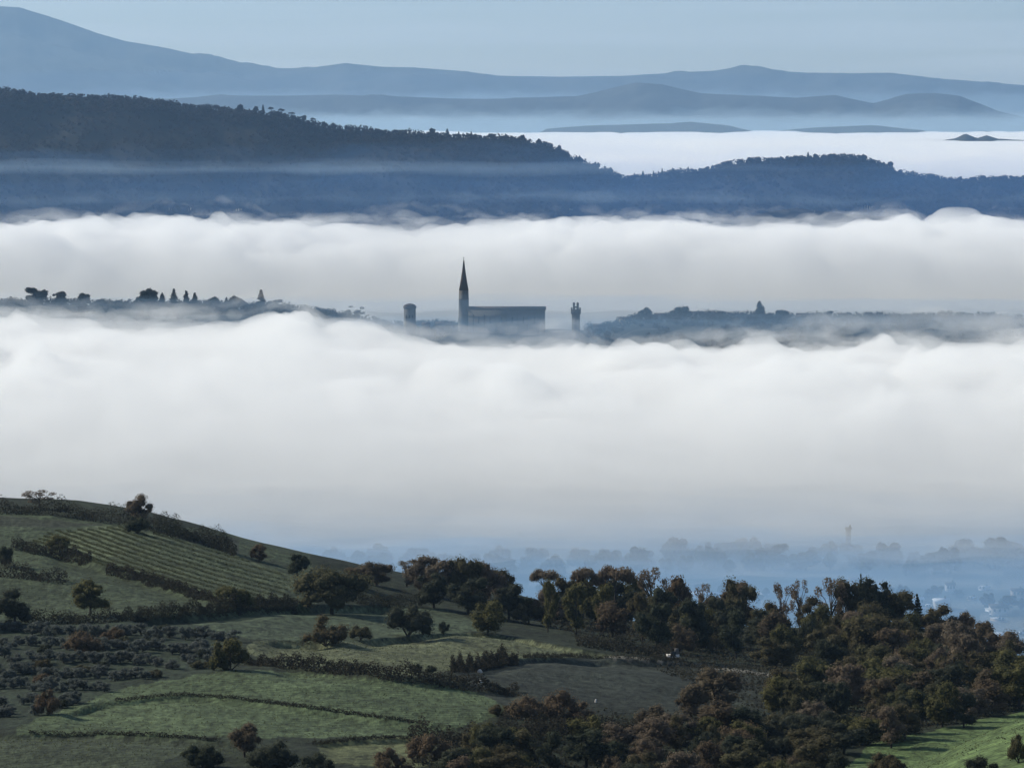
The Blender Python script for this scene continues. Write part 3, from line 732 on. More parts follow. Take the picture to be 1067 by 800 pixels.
for group, poly, n, hr, wr, labs in ZONES:
    xs = [p[0] for p in poly]; ys = [p[1] for p in poly]; pts = []
    tries = 0
    while len(pts) < n and tries < 6000:
        tries += 1
        a, b = zr.uniform(min(xs), max(xs)), zr.uniform(min(ys), max(ys))
        if inside(np.array(a), np.array(b), poly) and all((a - p[0])**2 / 1.6 + ((b - p[1]) * 2.2)**2 > (13 if tries < 3000 else 9)**2 for p in pts): pts.append((a, b))
    for a, b in pts:
        mat = zr.choice(['oak', 'green', 'yellow', 'rust', 'tan'], p=[.30, .31, .13, .14, .12])
        kind = zr.choice(['round', 'round', 'tall', 'bush'])
        h = zr.uniform(*hr) * (0.8 if kind == 'bush' else 1.05); w = zr.uniform(*wr) * (0.75 if kind == 'tall' else 1.1)
        plant(a, b, b - h, w, kind, mat, labs.get(mat) or labs['oak'].replace('brown', 'pale tan'), group=group + ', ' + {'tan': 'pale tan', 'oak': 'brown', 'green': 'dark', 'yellow': 'olive-green', 'rust': 'russet'}[mat],
              name='woodland_tree', cat='tree')
# --- a few trees that stand out at the right
for a in [(935, 735, 692, 60, 'bush', 'yellow', 'large olive-green rounded tree standing out in the middle of the right slope'),
          (990, 738, 698, 62, 'bush', 'oak', 'large brown rounded tree right of the olive-green one on the right slope'),
          (1052, 735, 690, 48, 'round', 'yellow', 'olive-green tree at the right edge above the bright green field'),
          (905, 692, 636, 54, 'round', 'oak', 'tall light brown tree in the middle of the high right slope'),
          (925, 812, 782, 40, 'bush', 'oak', 'brown bush at the bottom edge at the tip of the bright green field'),
          (1062, 795, 762, 26, 'bush', 'oak', 'brown bush inside the bright green field at the right edge'),
          (1020, 812, 786, 40, 'bush', 'green', 'dark low bush on the near edge of the bright green field')]:
    plant(*a)

for a in [(1105, 720, 672, 46, 'round', 'oak'), (1140, 735, 690, 50, 'bush', 'rust'), (1120, 745, 705, 44, 'bush', 'green'), (1170, 740, 690, 48, 'round', 'tan'), (1200, 745, 700, 50, 'bush', 'oak'), (-25, 655, 612, 38, 'round', 'green'), (-40, 700, 672, 40, 'bush', 'rust')]:
    plant(*a, 'tree just outside the view beyond the edge of the fields', group='trees just outside the view')

# --- olive grove in rows
orr = np.random.RandomState(21); k = 0
for row, (y0, y1, x0, x1) in enumerate([(660, 668, 4, 250), (673, 682, 0, 238), (688, 696, 2, 226), (703, 708, 0, 150), (718, 720, 0, 122), (733, 734, 0, 82), (746, 747, 0, 40)]):
    for px in np.arange(x0, x1, 9.5 + 0.4 * row):
        t = (px - x0) / max(1, x1 - x0); py = y0 + (y1 - y0) * t + orr.uniform(-2.5, 2.5); pxx = px + orr.uniform(-3, 3)
        if orr.uniform() < .08: continue
        names = ['topmost', 'second', 'third', 'fourth', 'fifth', 'sixth', 'lowest']
        plant(pxx, py, py - orr.uniform(10, 15), orr.uniform(14, 20), 'olive', 'olive', f'grey-green olive tree in the {names[row]} row of the olive grove at left', group=f'olive trees in the {names[row]} row', cat='olive tree')

sr = np.random.RandomState(92)
for k in range(34):
    px = sr.uniform(4, 235); py = sr.uniform(652, 752)
    if not inside(np.array(px), np.array(py), [(0, 650), (250, 655), (230, 700), (128, 716), (18, 756), (0, 760)]): continue
    plant(px, py, py - sr.uniform(7, 12), sr.uniform(12, 22), 'bush', ['green', 'olive', 'oak'][k % 3], ['dark low bush grown up between the olive rows', 'grey low bush grown up between the olive rows', 'brown low bush grown up between the olive rows'][k % 3], group=['dark bushes between the olive rows', 'grey bushes between the olive rows', 'brown bushes between the olive rows'][k % 3])

# --- vines in rows
def leaf_strip(name, pts, width, height, per_m, leaf, mat, seed, label, cat, group=None, bumps=0.4):
    """a continuous strip of leaves along points (px, py) on the hillside"""
    r = np.random.RandomState(seed)
    W = []
    for (a, b), (c, d) in zip(pts[:-1], pts[1:]):
        m = max(2, int(abs(c - a) / 4))
        for t in np.linspace(0, 1, m, endpoint=False): W.append((a + (c - a) * t, b + (d - b) * t))
    W.append(pts[-1])
    Dv = np.array([find_D(p, q, ground_z) for p, q in W]); pv = np.array([p for p, q in W])
    if len(Dv) > 8: Dv = np.convolve(np.pad(Dv, 3, mode='edge'), np.ones(7) / 7, 'valid')
    X = wx(pv, Dv); seg = np.hypot(np.diff(X), np.diff(Dv)); s = np.concatenate([[0], np.cumsum(seg)])
    n = int(s[-1] * per_m); u = r.uniform(0, s[-1], n)
    cx = np.interp(u, s, X); cy = np.interp(u, s, Dv); cp = np.interp(u, s, pv)
    hh = height * (1 + bumps * fbm(u / (height * 2.2), u * 0 + seed, 3)); ww = width * (1 + bumps * fbm(u / (height * 3), u * 0 + seed + 5, 2))
    th = r.uniform(0, math.pi, n); q = r.uniform(.55, 1.05, n)
    oy = np.cos(th) * q * ww * .5; oz = np.sin(th) * q * hh
    cx = cx + r.normal(size=n) * leaf * .3
    cz = ground_z(cp, cy + oy) + oz
    o = np.array([X[0], Dv[0], float(ground_z(pv[0], Dv[0]))])
    ob = leaf_mesh(name, np.stack([cx, cy + oy, cz], -1) - o, np.stack([r.normal(size=n) * .2, np.cos(th), np.sin(th)], -1), np.clip(.5 + .35 * fbm(u / 3, u * 0, 2, seed=seed) + r.uniform(-.3, .3, n), 0, 1), leaf, r, mat)
    ob.location = o
    return tag(ob, label, cat, group)

VPOLY = [(22, 570), (50, 553), (130, 548), (245, 580), (306, 604), (300, 622), (232, 626)]
nv = 0
for off in np.arange(-24, 66, 4.8):
    # rows run from upper left to lower right
    ok = []
    for u in np.linspace(-40, 300, 120):
        a, b = 40 + u, 566 + u * .315 + off - 34 + 6 * math.sin(u / 90)
        if inside(np.array(a), np.array(b), VPOLY): ok.append((a, b))
    if len(ok) < 10: continue
    nv += 1
    ordinal = ['lowest', 'second lowest', 'third lowest', 'fourth lowest', 'fifth lowest', 'sixth lowest', 'seventh lowest', 'eighth lowest']
    leaf_strip('vine_row', [ok[0], ok[len(ok) // 3], ok[2 * len(ok) // 3], ok[-1]], .7, .5, 44, .22, M_VINE, 300 + nv, 'row of low vines running down the upper left slope', 'vine row', 'vine rows of the hillside vineyard', .2)

# --- hedges and scrubby banks
for i, (pts, w, h, lab) in enumerate([
 ([(-60, 531), (0, 534), (60, 537), (120, 545), (180, 557), (225, 570), (246, 581)], 7, 3.4, 'long dark hedge along the crest of the hill at the upper left'),
 ([(160, 557), (200, 563), (238, 577)], 6, 4.4, 'tall dark end of the crest hedge that stops at the open valley'),
 ([(12, 572), (50, 580), (95, 588)], 4, 2.2, 'short dark hedge along the upper left edge of the vineyard'),
 ([(110, 597), (170, 612), (232, 630)], 3, 1.6, 'low dark hedge along the lower edge of the vineyard'),
 ([(0, 600), (40, 604), (70, 608)], 5, 2.6, 'thick dark scrub hedge at the far left below the vineyard'),
 ([(20, 648), (90, 650), (140, 647), (200, 642), (260, 637), (310, 634)], 3.5, 2.2, 'dark hedge along the bank above the olive grove'),
 ([(370, 628), (400, 631), (440, 632)], 4, 2.6, 'dark hedge right of the big spreading oak below the skyline grove'),
 ([(255, 692), (300, 696), (360, 702), (420, 709), (470, 716), (540, 726)], 3.0, 1.9, 'dark hedge across the middle between pale field and green meadow'),
 ([(470, 702), (510, 697), (540, 692)], 3.5, 2.4, 'dark scrub hedge at the left tip of the ploughed field'),
 ([(120, 733), (170, 727), (230, 728), (300, 737), (380, 748), (440, 756)], .9, .5, 'thin dark bank of rough grass curving through the green meadow'),
 ([(30, 767), (110, 767), (180, 770), (230, 774)], .9, .5, 'thin dark bank along the lower edge of the green meadow'),
 ([(325, 777), (370, 773), (425, 769)], .8, .5, 'short dark bank above the small lit field corner'),
 ([(545, 686), (600, 685), (660, 688), (720, 693)], 1.2, .8, 'dark verge along the top of the ploughed field'),
 ([(600, 672), (650, 680), (700, 686)], 3.5, 2.6, 'dark hedge at the foot of the wood beside the farm track'),
 ([(425, 772), (470, 778), (540, 772), (600, 768), (680, 768)], 5, 3.0, 'long dark hedge along the upper rim of the shaded gully'),
]):
    leaf_strip('hedge', pts, w, h, 120 if h > 1.5 else 70, .34 if h > 1.5 else .2, M_HEDGE, 500 + i, lab, 'hedge', None, .75)

# --- rough ground cover under the trees and in the scrub
def scatter_cover(name, polys, n, leaf, hmax, mat, seed, label):
    r = np.random.RandomState(seed); C = []
    for poly, share in polys:
        xs = [p[0] for p in poly]; m = 0; want = int(n * share)
        gx, gd = r.uniform(min(xs), max(xs), want * 8), r.uniform(560, 1120, want * 8)
        z = ground_z(gx, gd); gy = HOR - (z - CAMZ) / (K * gd)
        ok = inside(gx, gy, poly); gx, gd, z = gx[ok][:want], gd[ok][:want], z[ok][:want]
        x = wx(gx, gd); clump = np.clip(.35 + fbm(x / 9, gd / 9, 3, seed=seed), 0.02, 1.2)
        C.append(np.stack([x, gd, z + r.uniform(0, 1, len(x)) * hmax * clump], -1))
    C = np.concatenate(C)
    o = leaf_mesh(name, C, np.tile([[0, 0, .6]], (len(C), 1)), r.uniform(0, 1, len(C)), leaf, r, mat)
    return tag(o, label, kind='stuff')
scatter_cover('undergrowth', [([(540, 640), (700, 640), (900, 640), (1090, 680), (1090, 735), (900, 775), (800, 745), (640, 680)], .6),
                              ([(430, 772), (640, 748), (800, 746), (880, 780), (850, 860), (430, 860)], .4)],
              60000, .5, 2.2, M_HEDGE, 71, 'dark scrub under the trees')

M_TUFT = foliage_mat('grass tufts', (0.045, 0.055, 0.026), (0.12, 0.13, 0.062), (0.10, 0.10, 0.05), 0.0)
scatter_cover('grass', [([(262, 668), (380, 668), (500, 658), (640, 683), (540, 686), (470, 698), (420, 704), (300, 694), (255, 680)], .2), ([(15, 758), (130, 716), (240, 698), (300, 700), (500, 718), (530, 740), (450, 768), (20, 766)], .2),
                        ([(-30, 552), (310, 570), (330, 630), (-30, 645)], .3), ([(-30, 768), (230, 774), (300, 800), (-30, 830)], .2), ([(890, 795), (1067, 742), (1090, 742), (1090, 830), (890, 830)], .1)],
              26000, .24, .2, M_TUFT, 73, 'tufts of short rough grass')

# ------------------------------------------------------------------ buildings
def boxv(x0, x1, y0, y1, z0, z1):
    v = [(x0, y0, z0), (x1, y0, z0), (x1, y1, z0), (x0, y1, z0), (x0, y0, z1), (x1, y0, z1), (x1, y1, z1), (x0, y1, z1)]
    return v, [(0, 3, 2, 1), (4, 5, 6, 7), (0, 1, 5, 4), (1, 2, 6, 5), (2, 3, 7, 6), (3, 0, 4, 7)]
def gable(x0, x1, y0, y1, z0, z1):
    ym = (y0 + y1) / 2
    return [(x0, y0, z0), (x1, y0, z0), (x1, y1, z0), (x0, y1, z0), (x0, ym, z1), (x1, ym, z1)], [(0, 3, 2, 1), (0, 1, 5, 4), (2, 3, 4, 5), (1, 2, 5), (3, 0, 4)]
def prism(n, stages, rot=0.0):
    v = []; f = []
    for r_, z in stages:
        for k in range(n): v.append((r_ * math.cos(rot + 2 * math.pi * k / n), r_ * math.sin(rot + 2 * math.pi * k / n), z))
    for i in range(len(stages) - 1):
        for k in range(n): f.append((i * n + k, i * n + (k + 1) % n, (i + 1) * n + (k + 1) % n, (i + 1) * n + k))
    f.append(tuple(range(n - 1, -1, -1))); f.append(tuple(range((len(stages) - 1) * n, len(stages) * n)))
    return v, f
def part(name, pieces, mat, parent):
    v, f = join(pieces); return mesh_obj(name, v, f, mat, parent)

# the cathedral on the hilltop: long nave, slender tower with a tall spire at its left end
CD = 3990.0; px_m = K * CD
base = wz(352, CD)
cath = empty('cathedral', (float(wx(488, CD)), CD, base))
tag(cath, 'long dark cathedral with a tall pointed spire rising from the fog on the hilltop', 'cathedral')
NL = 80 * px_m; NH = 31 * px_m - 1.6
part('wall', [boxv(0, NL, 0, 22, -14, NH)], M_STONE, cath)
rf = part('roof', [gable(-.8, NL + .8, -1.2, 23.2, NH + .003, NH + 2.6)], M_ROOF, cath)
for i in range(7):
    x = 4 + i * (NL - 8) / 6
    part('buttress', [boxv(x - .5, x + .5, -.45, -.003, -14, NH - 3.5)], M_STONE, cath)
    if i < 6:
        xm = x + (NL - 8) / 12
        part('window', [boxv(xm - .4, xm + .4, -.12, -.004, NH - 11, NH - 6.4), ([(xm - .4, -.12, NH - 6.4), (xm + .4, -.12, NH - 6.4), (xm, -.12, NH - 5.4), (xm - .4, -.004, NH - 6.4), (xm + .4, -.004, NH - 6.4), (xm, -.004, NH - 5.4)], [(0, 1, 2), (3, 5, 4), (0, 3, 4, 1), (1, 4, 5, 2), (2, 5, 3, 0)])], M_WINDOW, cath)
TR = 5.6 * px_m
tz = (352 - 303) * px_m; top = (352 - 271) * px_m
def moved(p, dx, dy, dz=0):
    return [(a + dx, b + dy, c + dz) for a, b, c in p[0]], p[1]
tx, ty = -4.9 * px_m, 10.0
tw = part('bell_tower', [moved(prism(6, [(TR * 1.10, -14), (TR * 1.10, tz * .42), (TR * 1.0, tz * .425), (TR * .98, tz * .80), (TR * 1.01, tz * .805), (TR * 1.01, tz * .82), (TR * .96, tz * .825), (TR * .92, tz)], .3), tx, ty)], M_STONE, cath)
for k in range(6):
    a = .3 + math.pi / 6 + k * math.pi / 3; rr = TR * .93 * math.cos(math.pi / 6)
    c, s_ = math.cos(a), math.sin(a)
    v, f = boxv(-.02, .06, -.55, .55, tz * .60, tz * .76)
    part('opening', [([(tx + (rr + p[0]) * c - p[1] * s_, ty + (rr + p[0]) * s_ + p[1] * c, p[2]) for p in v], f)], M_WINDOW, tw)
sp = part('spire', [moved(prism(6, [(TR * .94, tz + .003), (TR * .60, tz + (top - tz) * .34), (TR * .36, tz + (top - tz) * .60), (TR * .10, top - .6), (.05, top)], .3), tx, ty)], M_ROOF, cath)
part('cross', [boxv(tx - .12, tx + .12, ty - .12, ty + .12, top - .1, top + 2.2), boxv(tx - .7, tx + .7, ty - .1, ty + .1, top + 1.1, top + 1.4)], M_BARK, sp)

def hill_z(px, D): return float(ground_z(px, D))
# the squat tower left of the cathedral
TD = 3960.0; t = empty('stone_tower', (float(wx(427, TD)), TD, wz(350, TD)))
tag(t, 'squat round grey tower with a shallow capped top left of the cathedral', 'tower')
q = K * TD
part('wall', [prism(20, [(6.2 * q, -12), (6.2 * q, 28.5 * q)])], M_STONE, t)
part('parapet', [prism(20, [(6.2 * q, 28.5 * q + .003), (6.9 * q, 29.2 * q), (6.9 * q, 31 * q)])], M_STONE, t)
part('roof', [prism(20, [(6.9 * q, 31 * q + .003), (5.2 * q, 32.5 * q), (2.4 * q, 33.6 * q), (.2 * q, 33.9 * q)])], M_ROOF, t)
for k in range(3): part('window', [boxv(-3.2 + k * 2.6, -2.4 + k * 2.6, -6.2 * q - .05, -5.4 * q, 19 * q, 22 * q)], M_WINDOW, t)
# the bell tower at the right
BD = 3970.0; q = K * BD; t = empty('bell_tower', (float(wx(600, BD)), BD, wz(352, BD)))
tag(t, 'slim crenellated stone tower with an open double belfry right of the cathedral', 'tower')
part('shaft', [boxv(-4.2 * q, 4.2 * q, -3.3, 3.3, -12, 25 * q)], M_STONE, t)
part('gallery', [boxv(-5.2 * q, 5.2 * q, -4.1, 4.1, 25 * q + .003, 29.5 * q)], M_STONE, t)
for k in range(4):
    for y0, y1 in ((-4.1, -3.3), (3.3, 4.1)):
        x = (-5.2 + k * 2.95) * q; part('merlon', [boxv(x, x + 1.55 * q, y0, y1, 29.5 * q + .003, 31.4 * q)], M_STONE, t)
for sx in (-1, 1):
    part('belfry_pier', [boxv(sx * 2.0 * q - 1.15 * q, sx * 2.0 * q + 1.15 * q, -1.6, 1.6, 29.5 * q + .003, 35 * q)], M_STONE, t)
    part('belfry_cap', [moved(prism(8, [(1.5 * q, 35 * q + .003), (1.2 * q, 36.2 * q), (.1, 37.3 * q)]), sx * 2.0 * q, 0)], M_ROOF, t)
part('bell', [prism(10, [(.9, 31.2 * q), (.55, 32.6 * q), (.2, 33.1 * q)])], M_BARK, t)
part('window', [boxv(-.5, .5, -3.38, -3.303, 17 * q, 20 * q)], M_WINDOW, t)

def house(px, D, wpx, hpx, depth, label, wall=M_OCHRE, name='house', roofh=.35, rz=0.0, lift=0.0, nwin=3, roof_mat=None, zbase=None, group=None, cat='house'):
    q = K * D; z = hill_z(px, D) if zbase is None else zbase
    t = empty(name, (float(wx(px, D)), D, z), rz); tag(t, label, cat, group)
    w = wpx * q; h = hpx * q
    part('wall', [boxv(-w / 2, w / 2, -depth / 2, depth / 2, -3, h)], wall, t)
    r_ = part('roof', [gable(-w / 2 - .4, w / 2 + .4, -depth / 2 - .5, depth / 2 + .5, h + .003, h + roofh * h)], roof_mat or M_ROOF, t)
    ch = part('chimney', [boxv(w * .2, w * .2 + .8, -.4, .4, h * (1 + roofh * .6), h * (1 + roofh) + 1)], M_STONE, r_)
    for k in range(nwin):
        x = -w / 2 + (k + .5) * w / nwin
        part('window', [boxv(x - .5, x + .5, -depth / 2 - .05, -depth / 2 - .003, h * .5, h * .5 + 1.4)], M_WINDOW, t)
    return t
# houses and roofs of the old town
for i, (px, D, w, h, lab) in enumerate([
 (444, 3975, 8, 10, 'small square block house between the squat tower and the cathedral spire'),
 (398, 3985, 22, 5, 'low dark roofed house at the left foot of the squat tower'),
 (462, 3990, 16, 8, 'low house with a ridged roof just left of the cathedral spire'),
 (625, 4010, 13, 7, 'house right of the crenellated tower, half sunk in fog'),
 (652, 4030, 14, 5, 'wide house on the town hill second right of the crenellated tower'),
 (690, 4060, 16, 5, 'wide roofed house near the middle of the misty right town'),
 (725, 4070, 12, 5, 'house left of the tall dark tree of the misty right town'),
 (838, 4060, 16, 5, 'wide house right of the tall dark tree of the misty right town'),
 (880, 4080, 13, 5, 'house in the misty right town above the notch in the fog'),
 (930, 4070, 20, 4, 'long low house in the misty right town'),
 (985, 4080, 14, 5, 'house near the right end of the misty town'),
 (1030, 4080, 13, 5, 'last house at the right end of the misty town'),
]):
    house(px, D, w, h, 11, lab, [M_STONE, M_OCHRE, M_STONE][i % 3], name='town_house')

# trees of the town hill (a dozen pixels each: one mesh per tree)
def flat_tree(kind, mat, seed, n=None, leaf=1.0):
    r = np.random.RandomState(seed); L, limbs, nn, size = tree_shape(kind, r)
    c, d, t = lobe_leaves(L, n or nn // 2, size * 1.5 * leaf, r)
    v, f = leaf_quads(c, size * 1.5 * leaf, r, d)
    if kind != 'thin':
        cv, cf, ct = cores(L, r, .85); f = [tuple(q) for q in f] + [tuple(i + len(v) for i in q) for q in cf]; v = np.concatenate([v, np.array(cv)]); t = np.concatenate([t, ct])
    wv, wf = join([tube((a, b, e), (r0 * 1.3, r0, r1), 5) for a, b, e, r0, r1 in limbs[:4]])
    return np.array(v), f, t, np.array(wv), wf, mat
_flat = {}
def far_tree(name, px, D, hm, wm, kind, label, group=None, z=None, seed=None, mat=None):
    var = int(seed if seed is not None else px) % 3; key = (kind, var)
    if key not in _flat:
        v, f, t, wv, wf, m = flat_tree(kind, mat or M_FARTREE, 900 + var + sum(map(ord, kind)))
        V = np.concatenate([v, wv]); F = [tuple(q) for q in f] + [tuple(i + len(v) for i in q) for q in wf]
        me = mesh_obj(name, V, F, (m, M_BARK), mat_idx=[0] * len(f) + [1] * len(wf))
        at = me.data.attributes.new('tone', 'FLOAT', 'FACE'); at.data.foreach_set('value', np.concatenate([t, np.zeros(len(wf))]).astype(np.float32))
        _flat[key] = (me.data, 2 * np.percentile(np.abs(v[:, 0]), 98), v[:, 2].max()); o = me
    else:
        o = bpy.data.objects.new(name, _flat[key][0]); sc.collection.objects.link(o)
    _, w0, h0 = _flat[key]
    o.location = (float(wx(px, D)), D, (hill_z(px, D) if z is None else z) - .2)
    o.scale = (wm / w0, wm / w0, hm / h0); o.rotation_euler = (0, 0, (px * 1.7) % 6.28)
    return tag(o, label, 'tree', group)
for px, top, w, kind, lab in [
 (38, 302, 20, 'round', 'big round dark tree near the left end of the hilltop above the fog'),
 (61, 306, 14, 'round', 'small round tree right of the big round dark tree above the fog'),
 (10, 318, 24, 'bush', 'low dark bush at the left end of the hilltop above the fog'),
 (88, 308, 14, 'round', 'small dome-shaped tree left of the middle of the left hilltop'),
 (104, 318, 16, 'bush', 'low bushy tree right of the small dome-shaped hilltop tree'),
 (122, 319, 18, 'bush', 'low bushy tree just left of the round hilltop crown'),
 (143, 313, 10, 'conifer', 'small conifer touching the round hilltop crown on its left'),
 (154, 303, 20, 'round', 'round hilltop crown with a pale rim in the middle of the left hilltop'),
 (169, 308, 8, 'spire', 'first thin cypress right of the round hilltop crown'),
 (181, 304, 11, 'conifer', 'tallest pointed conifer of the left hilltop group'),
 (194, 306, 7, 'spire', 'slim cypress right of the tallest pointed conifer'),
 (203, 308, 7, 'spire', 'second slim cypress right of the tallest pointed conifer'),
 (222, 312, 24, 'bush', 'wide flat dark crown right of the slim cypresses'),
 (236, 313, 6, 'spire', 'tiny cypress between two wide flat dark crowns'),
 (246, 311, 24, 'bush', 'second wide flat dark crown of the left hilltop'),
 (272, 305, 11, 'conifer', 'lone pointed tree left of where the fog covers the hilltop'),
 (287, 315, 18, 'round', 'round low tree beside the lone pointed tree'),
 (318, 320, 4, 'spire', 'tiny post-like cypress poking out of the fog left of the town'),
 (371, 322, 18, 'thin', 'bare spreading tree on the bank left of the squat tower'),
 (346, 327, 24, 'bush', 'low scrub crown at the foot of the bare spreading tree'),
 (792, 317, 12, 'spire', 'tall dark tree standing up from the misty right town'),
 (672, 323, 20, 'bush', 'misty round tree right of the crenellated tower'),
 (710, 322, 30, 'bush', 'broad misty tree mass left of the tall dark tree'),
 (752, 327, 24, 'bush', 'small misty tree just left of the tall dark tree'),
 (815, 326, 26, 'bush', 'misty tree just right of the tall dark tree'),
 (860, 327, 26, 'round', 'misty round tree in the middle of the right town'),
 (905, 328, 30, 'bush', 'broad misty tree right of the middle of the right town'),
 (955, 329, 26, 'round', 'misty round tree near the right end of the town'),
 (1010, 331, 28, 'bush', 'broad misty tree before the right end of the town'),
 (1052, 333, 26, 'bush', 'misty tree at the right edge of the view on the town hill')]:
    D = 4050.0; gy = HOR - (hill_z(px, D) - CAMZ) / (K * D)
    hm_ = max(6.0, (gy - top) * K * D + 3.0)
    far_tree('hilltop_tree', px, D, hm_, min(w * K * D, hm_ * 1.3), kind, lab, 'trees on the town hill')

wr = np.random.RandomState(41); n_ = 3400
wpx = wr.uniform(-380, 1480, n_); wD = np.where(wr.uniform(size=n_) < .5, wr.normal(4050, 25, n_), wr.uniform(3800, 4090, n_))
keep = (wpx < 476) | (wpx > 612); keep &= wr.uniform(size=n_) < np.where(wpx > 612, 1, .9); wpx, wD = wpx[keep], wD[keep]
wh = wr.uniform(3, 7.5, len(wpx)); per_ = 60
dd_ = wr.normal(size=(len(wpx), per_, 3)); dd_ /= np.linalg.norm(dd_, axis=2)[..., None]
Cw = np.stack([wx(wpx, wD), wD, ground_z(wpx, wD) + wh * .4], -1)[:, None, :] + dd_ * (wh[:, None, None] * np.array([.75, .75, .55])) * wr.uniform(.5, 1.05, (len(wpx), per_, 1))
tw_ = leaf_mesh('shrubbery', Cw.reshape(-1, 3), dd_.reshape(-1, 3), wr.uniform(0, 1, len(wpx) * per_), 1.5, wr, M_FARTREE)
tag(tw_, 'misty shrubs and gardens covering the town hill', kind='stuff')
# tree lines and houses on the misty valley floor
vr = np.random.RandomState(31)
for lo, hi, Dv, n, hm, lab, grp in [(230, 620, 2520, 44, (7, 13), 'blue misty tree in the left half of the valley tree line', 'valley tree line, left half'),
                                (620, 1090, 2540, 52, (7, 15), 'blue misty tree in the right half of the valley tree line', 'valley tree line, right half'),
                                (300, 1090, 2360, 46, (4, 8), 'low blue tree in the nearer valley row', 'nearer row of valley trees')]:
    for px in np.linspace(lo, hi, n):
        p = px + vr.uniform(-12, 12); h_ = vr.uniform(*hm)
        far_tree('valley_tree', p, Dv + vr.uniform(-45, 45), h_, h_ * vr.uniform(.75, 1.3), vr.choice(['round', 'bush', 'round', 'spire'], p=[.4, .3, .24, .06]), lab, grp, seed=vr.randint(9))
far_tree('valley_tree', 1040, 2545, 17, 15, 'round', 'large rounded blue tree at the right end of the valley tree line')
far_tree('valley_tree', 343, 2400, 15, 13, 'round', 'rounded blue tree behind the gap right of the crest hedge')
t = house(884, 2590, 5, 31, 3, 'slim misty tower rising above the valley tree line at right', M_STONE, name='valley_tower', roofh=.08, nwin=1, roof_mat=M_STONE, cat='tower')
for px, D, w, h, dp, lab, wall, roof in [
 (981, 2330, 15, 9, 18, 'white walled shed with a pale roof on the valley floor beyond the wood', M_PALE, M_METAL),
 (1040, 2310, 16, 8, 16, 'pale house at the right edge of the valley floor', M_PALE, M_ROOF),
 (1005, 2260, 12, 6, 10, 'small pale house between the two pale valley buildings', M_PALE, M_ROOF),
 (955, 2360, 14, 5, 14, 'low pale shed half hidden by the falling skyline of the wood', M_PALE, M_METAL),
 (1038, 2200, 34, 5, 22, 'long white low building at the right edge just above the wood', M_PALE, M_METAL),
 (890, 2460, 10, 5, 10, 'pale house at the foot of the slim misty tower', M_OCHRE, M_ROOF),
 (735, 2390, 30, 4, 10, 'long pale low building behind the middle of the wood', M_PALE, M_METAL),
 (575, 2400, 26, 4, 10, 'long pale low building behind the gap between grove and wood', M_PALE, M_METAL),
 (401, 2350, 10, 8, 10, 'pale misty house left of the skyline grove', M_PALE, M_ROOF),
 (990, 2420, 9, 7, 10, 'small bright house far back on the right valley floor', M_PALE, M_ROOF),
 (925, 2400, 12, 6, 12, 'small house with tiled roof right of the slim misty tower', M_OCHRE, M_ROOF),
 (1060, 2390, 12, 7, 10, 'ochre house at the right edge behind the pale valley house', M_OCHRE, M_ROOF)]:
    house(px, D, w, h, dp, lab, wall, name='valley_house', roof_mat=roof)

hr_ = np.random.RandomState(63)
for k in range(26):
    D = hr_.uniform(2170, 2480); px = hr_.uniform(905, 1120) if k % 3 else hr_.uniform(560, 900)
    house(px, D, hr_.uniform(4, 9), hr_.uniform(2.2, 3.6), 8, 'tiny pale building scattered on the misty valley floor', [M_PALE, M_OCHRE, M_METAL][k % 3], name='valley_house', roof_mat=[M_ROOF, M_METAL, M_METAL][k % 3], nwin=2, group='tiny pale buildings on the valley floor', rz=hr_.uniform(-.5, .5))
# a small shed at the foot of the wood and pale stones at the field edge
Dsh = find_D(701, 687, ground_z)
house(701, Dsh, 9, 4, 4, 'small pale roofed shed at the foot of the wood above the ploughed field', M_OCHRE, name='farm_shed', roofh=.5, nwin=1, roof_mat=M_CHALK, cat='shed')
def stone(px, py, wpx, lab):
    D = find_D(px, py, ground_z); r = np.random.RandomState(int(px)); q = K * D * wpx / 2
    v, f = prism(7, [(q * .8, -.2), (q, .2), (q * .75, .5), (q * .3, .62)])
    v = [(a * (1 + .15 * r.normal()), b * .7 * (1 + .15 * r.normal()), c) for a, b, c in v]
    o = mesh_obj('boulder', v, f, M_CHALK); o.location = (float(wx(px, D)), D, float(ground_z(px, D)))
    tag(o, lab, 'stone', 'pale stones at the field edge')
stone(500, 701, 5, 'flat white stone at the left tip of the ploughed field'); stone(507, 698, 3.5, 'small white stone right of the flat white one at the field tip')
stone(501, 713, 4.5, 'white stone on the dark hedge below the other two at the field tip'); stone(621, 733, 2.5, 'tiny white stone by the reddish bushy tree below the ploughed field')

# ------------------------------------------------------------------ wood on the middle ridge
RXg, RYg, RZg = ridge_grid(7000, 700, RX, RY, **RK)
rr_ = np.random.RandomState(77); nd_, nc_ = RXg.shape
ti = np.concatenate([rr_.uniform(.46, .515, 4600), rr_.uniform(.2, .5, 12000)]); ci_ = rr_.uniform(0, nc_ - 1.001, len(ti))
i0 = (ti * (nd_ - 1)).astype(int); j0 = ci_.astype(int); fi = ti * (nd_ - 1) - i0; fj = ci_ - j0
bl = lambda A: (A[i0, j0] * (1 - fj) + A[i0, j0 + 1] * fj) * (1 - fi) + (A[i0 + 1, j0] * (1 - fj) + A[i0 + 1, j0 + 1] * fj) * fi
bx_, by_, bz_ = bl(RXg), bl(RYg), bl(RZg)
per = 16; hh = rr_.uniform(3.5, 8, len(bx_)) * np.where(fbm(bx_ / 60, by_ / 60, 2, seed=4) > -.1, 1, .7)
d = rr_.normal(size=(len(bx_), per, 3)); d /= np.linalg.norm(d, axis=2)[..., None]
C = np.stack([bx_, by_, bz_ + hh * .5], -1)[:, None, :] + d * (hh[:, None, None] * np.array([.5, .5, .5]))
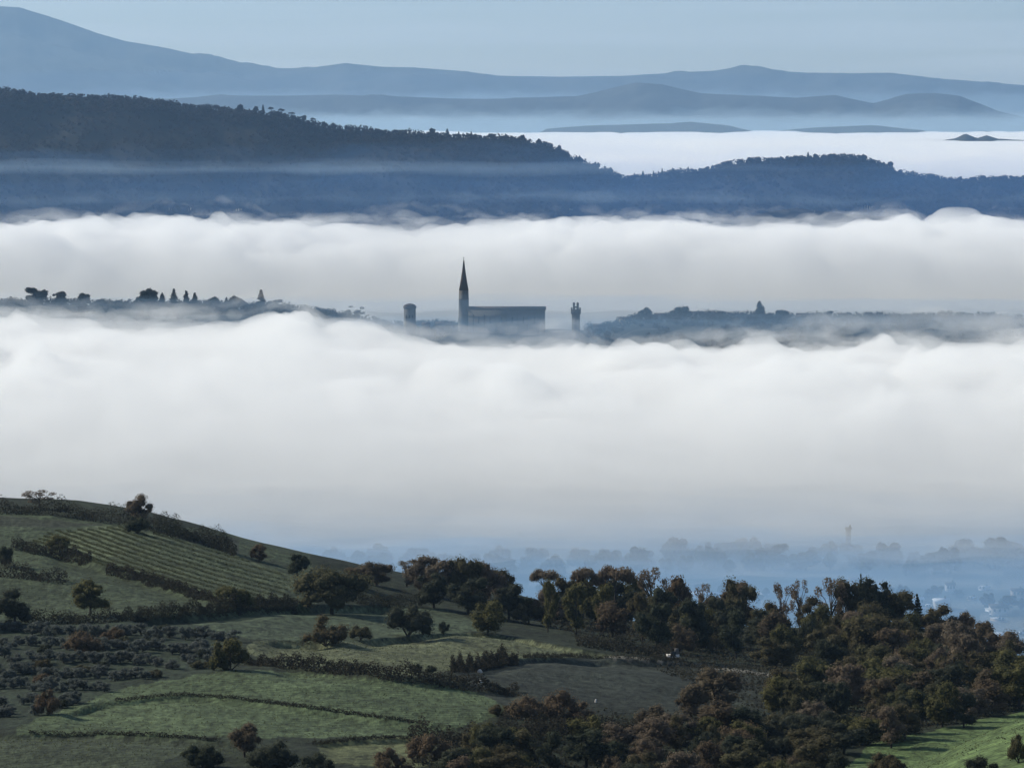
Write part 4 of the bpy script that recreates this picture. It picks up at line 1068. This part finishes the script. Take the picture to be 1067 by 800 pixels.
C = C.reshape(-1, 3); dd = d.reshape(-1, 3)
wood = leaf_mesh('forest', C, dd, np.repeat(rr_.uniform(0, 1, len(bx_)), per) * .7 + rr_.uniform(0, .3, len(C)), 3.0, rr_, M_FARTREE)
tag(wood, 'dense wood covering the hazy ridge in the middle distance', kind='stuff')
icr = nd_ // 2
pxr = np.arange(-400, 1500, 3, float)
for px, hm, wm, kind in [(250, 13, 9, 'round'), (266, 11, 8, 'round'), (274, 14, 6, 'conifer'), (283, 12, 9, 'parasol'), (293, 12, 9, 'parasol'), (304, 10, 9, 'parasol'), (316, 10, 8, 'round'), (326, 10, 8, 'parasol'), (338, 9, 7, 'round'), (347, 9, 6, 'conifer'),
                         (451, 12, 9, 'round'), (466, 12, 8, 'conifer'), (478, 9, 6, 'conifer'), (491, 10, 6, 'conifer'), (512, 8, 9, 'bush'), (545, 9, 8, 'round'), (562, 9, 8, 'bush'), (583, 9, 6, 'round'), (604, 9, 6, 'conifer'), (622, 9, 9, 'bush'), (636, 9, 8, 'bush'),
                         (661, 10, 5, 'spire'), (670, 12, 5, 'spire'), (681, 10, 4, 'spire'), (690, 12, 5, 'conifer'), (701, 10, 5, 'spire'), (717, 9, 5, 'conifer'), (760, 8, 9, 'bush'), (782, 8, 10, 'bush'), (842, 11, 4, 'spire'), (850, 9, 7, 'round'), (868, 8, 10, 'bush'), (900, 8, 9, 'bush'), (928, 9, 8, 'round'), (1000, 8, 8, 'bush')]:
    j = int((px + 400) / 3); side = 'left' if px < 420 else ('middle' if px < 650 else 'right')
    nm = {'round': 'round-crowned', 'conifer': 'pointed', 'parasol': 'umbrella-shaped', 'spire': 'thin upright', 'bush': 'low bushy'}[kind]
    crest = {'left': 'high left part', 'middle': 'stretch falling to the saddle', 'right': 'lower right part'}[side]
    o = far_tree('ridge_tree', px, 7000.0, hm, wm, kind, f'{nm} tree silhouetted on the {crest} of the hazy ridge', f'{nm} trees on the {crest} of the ridge', z=float(RZg[icr, j]), seed=px)
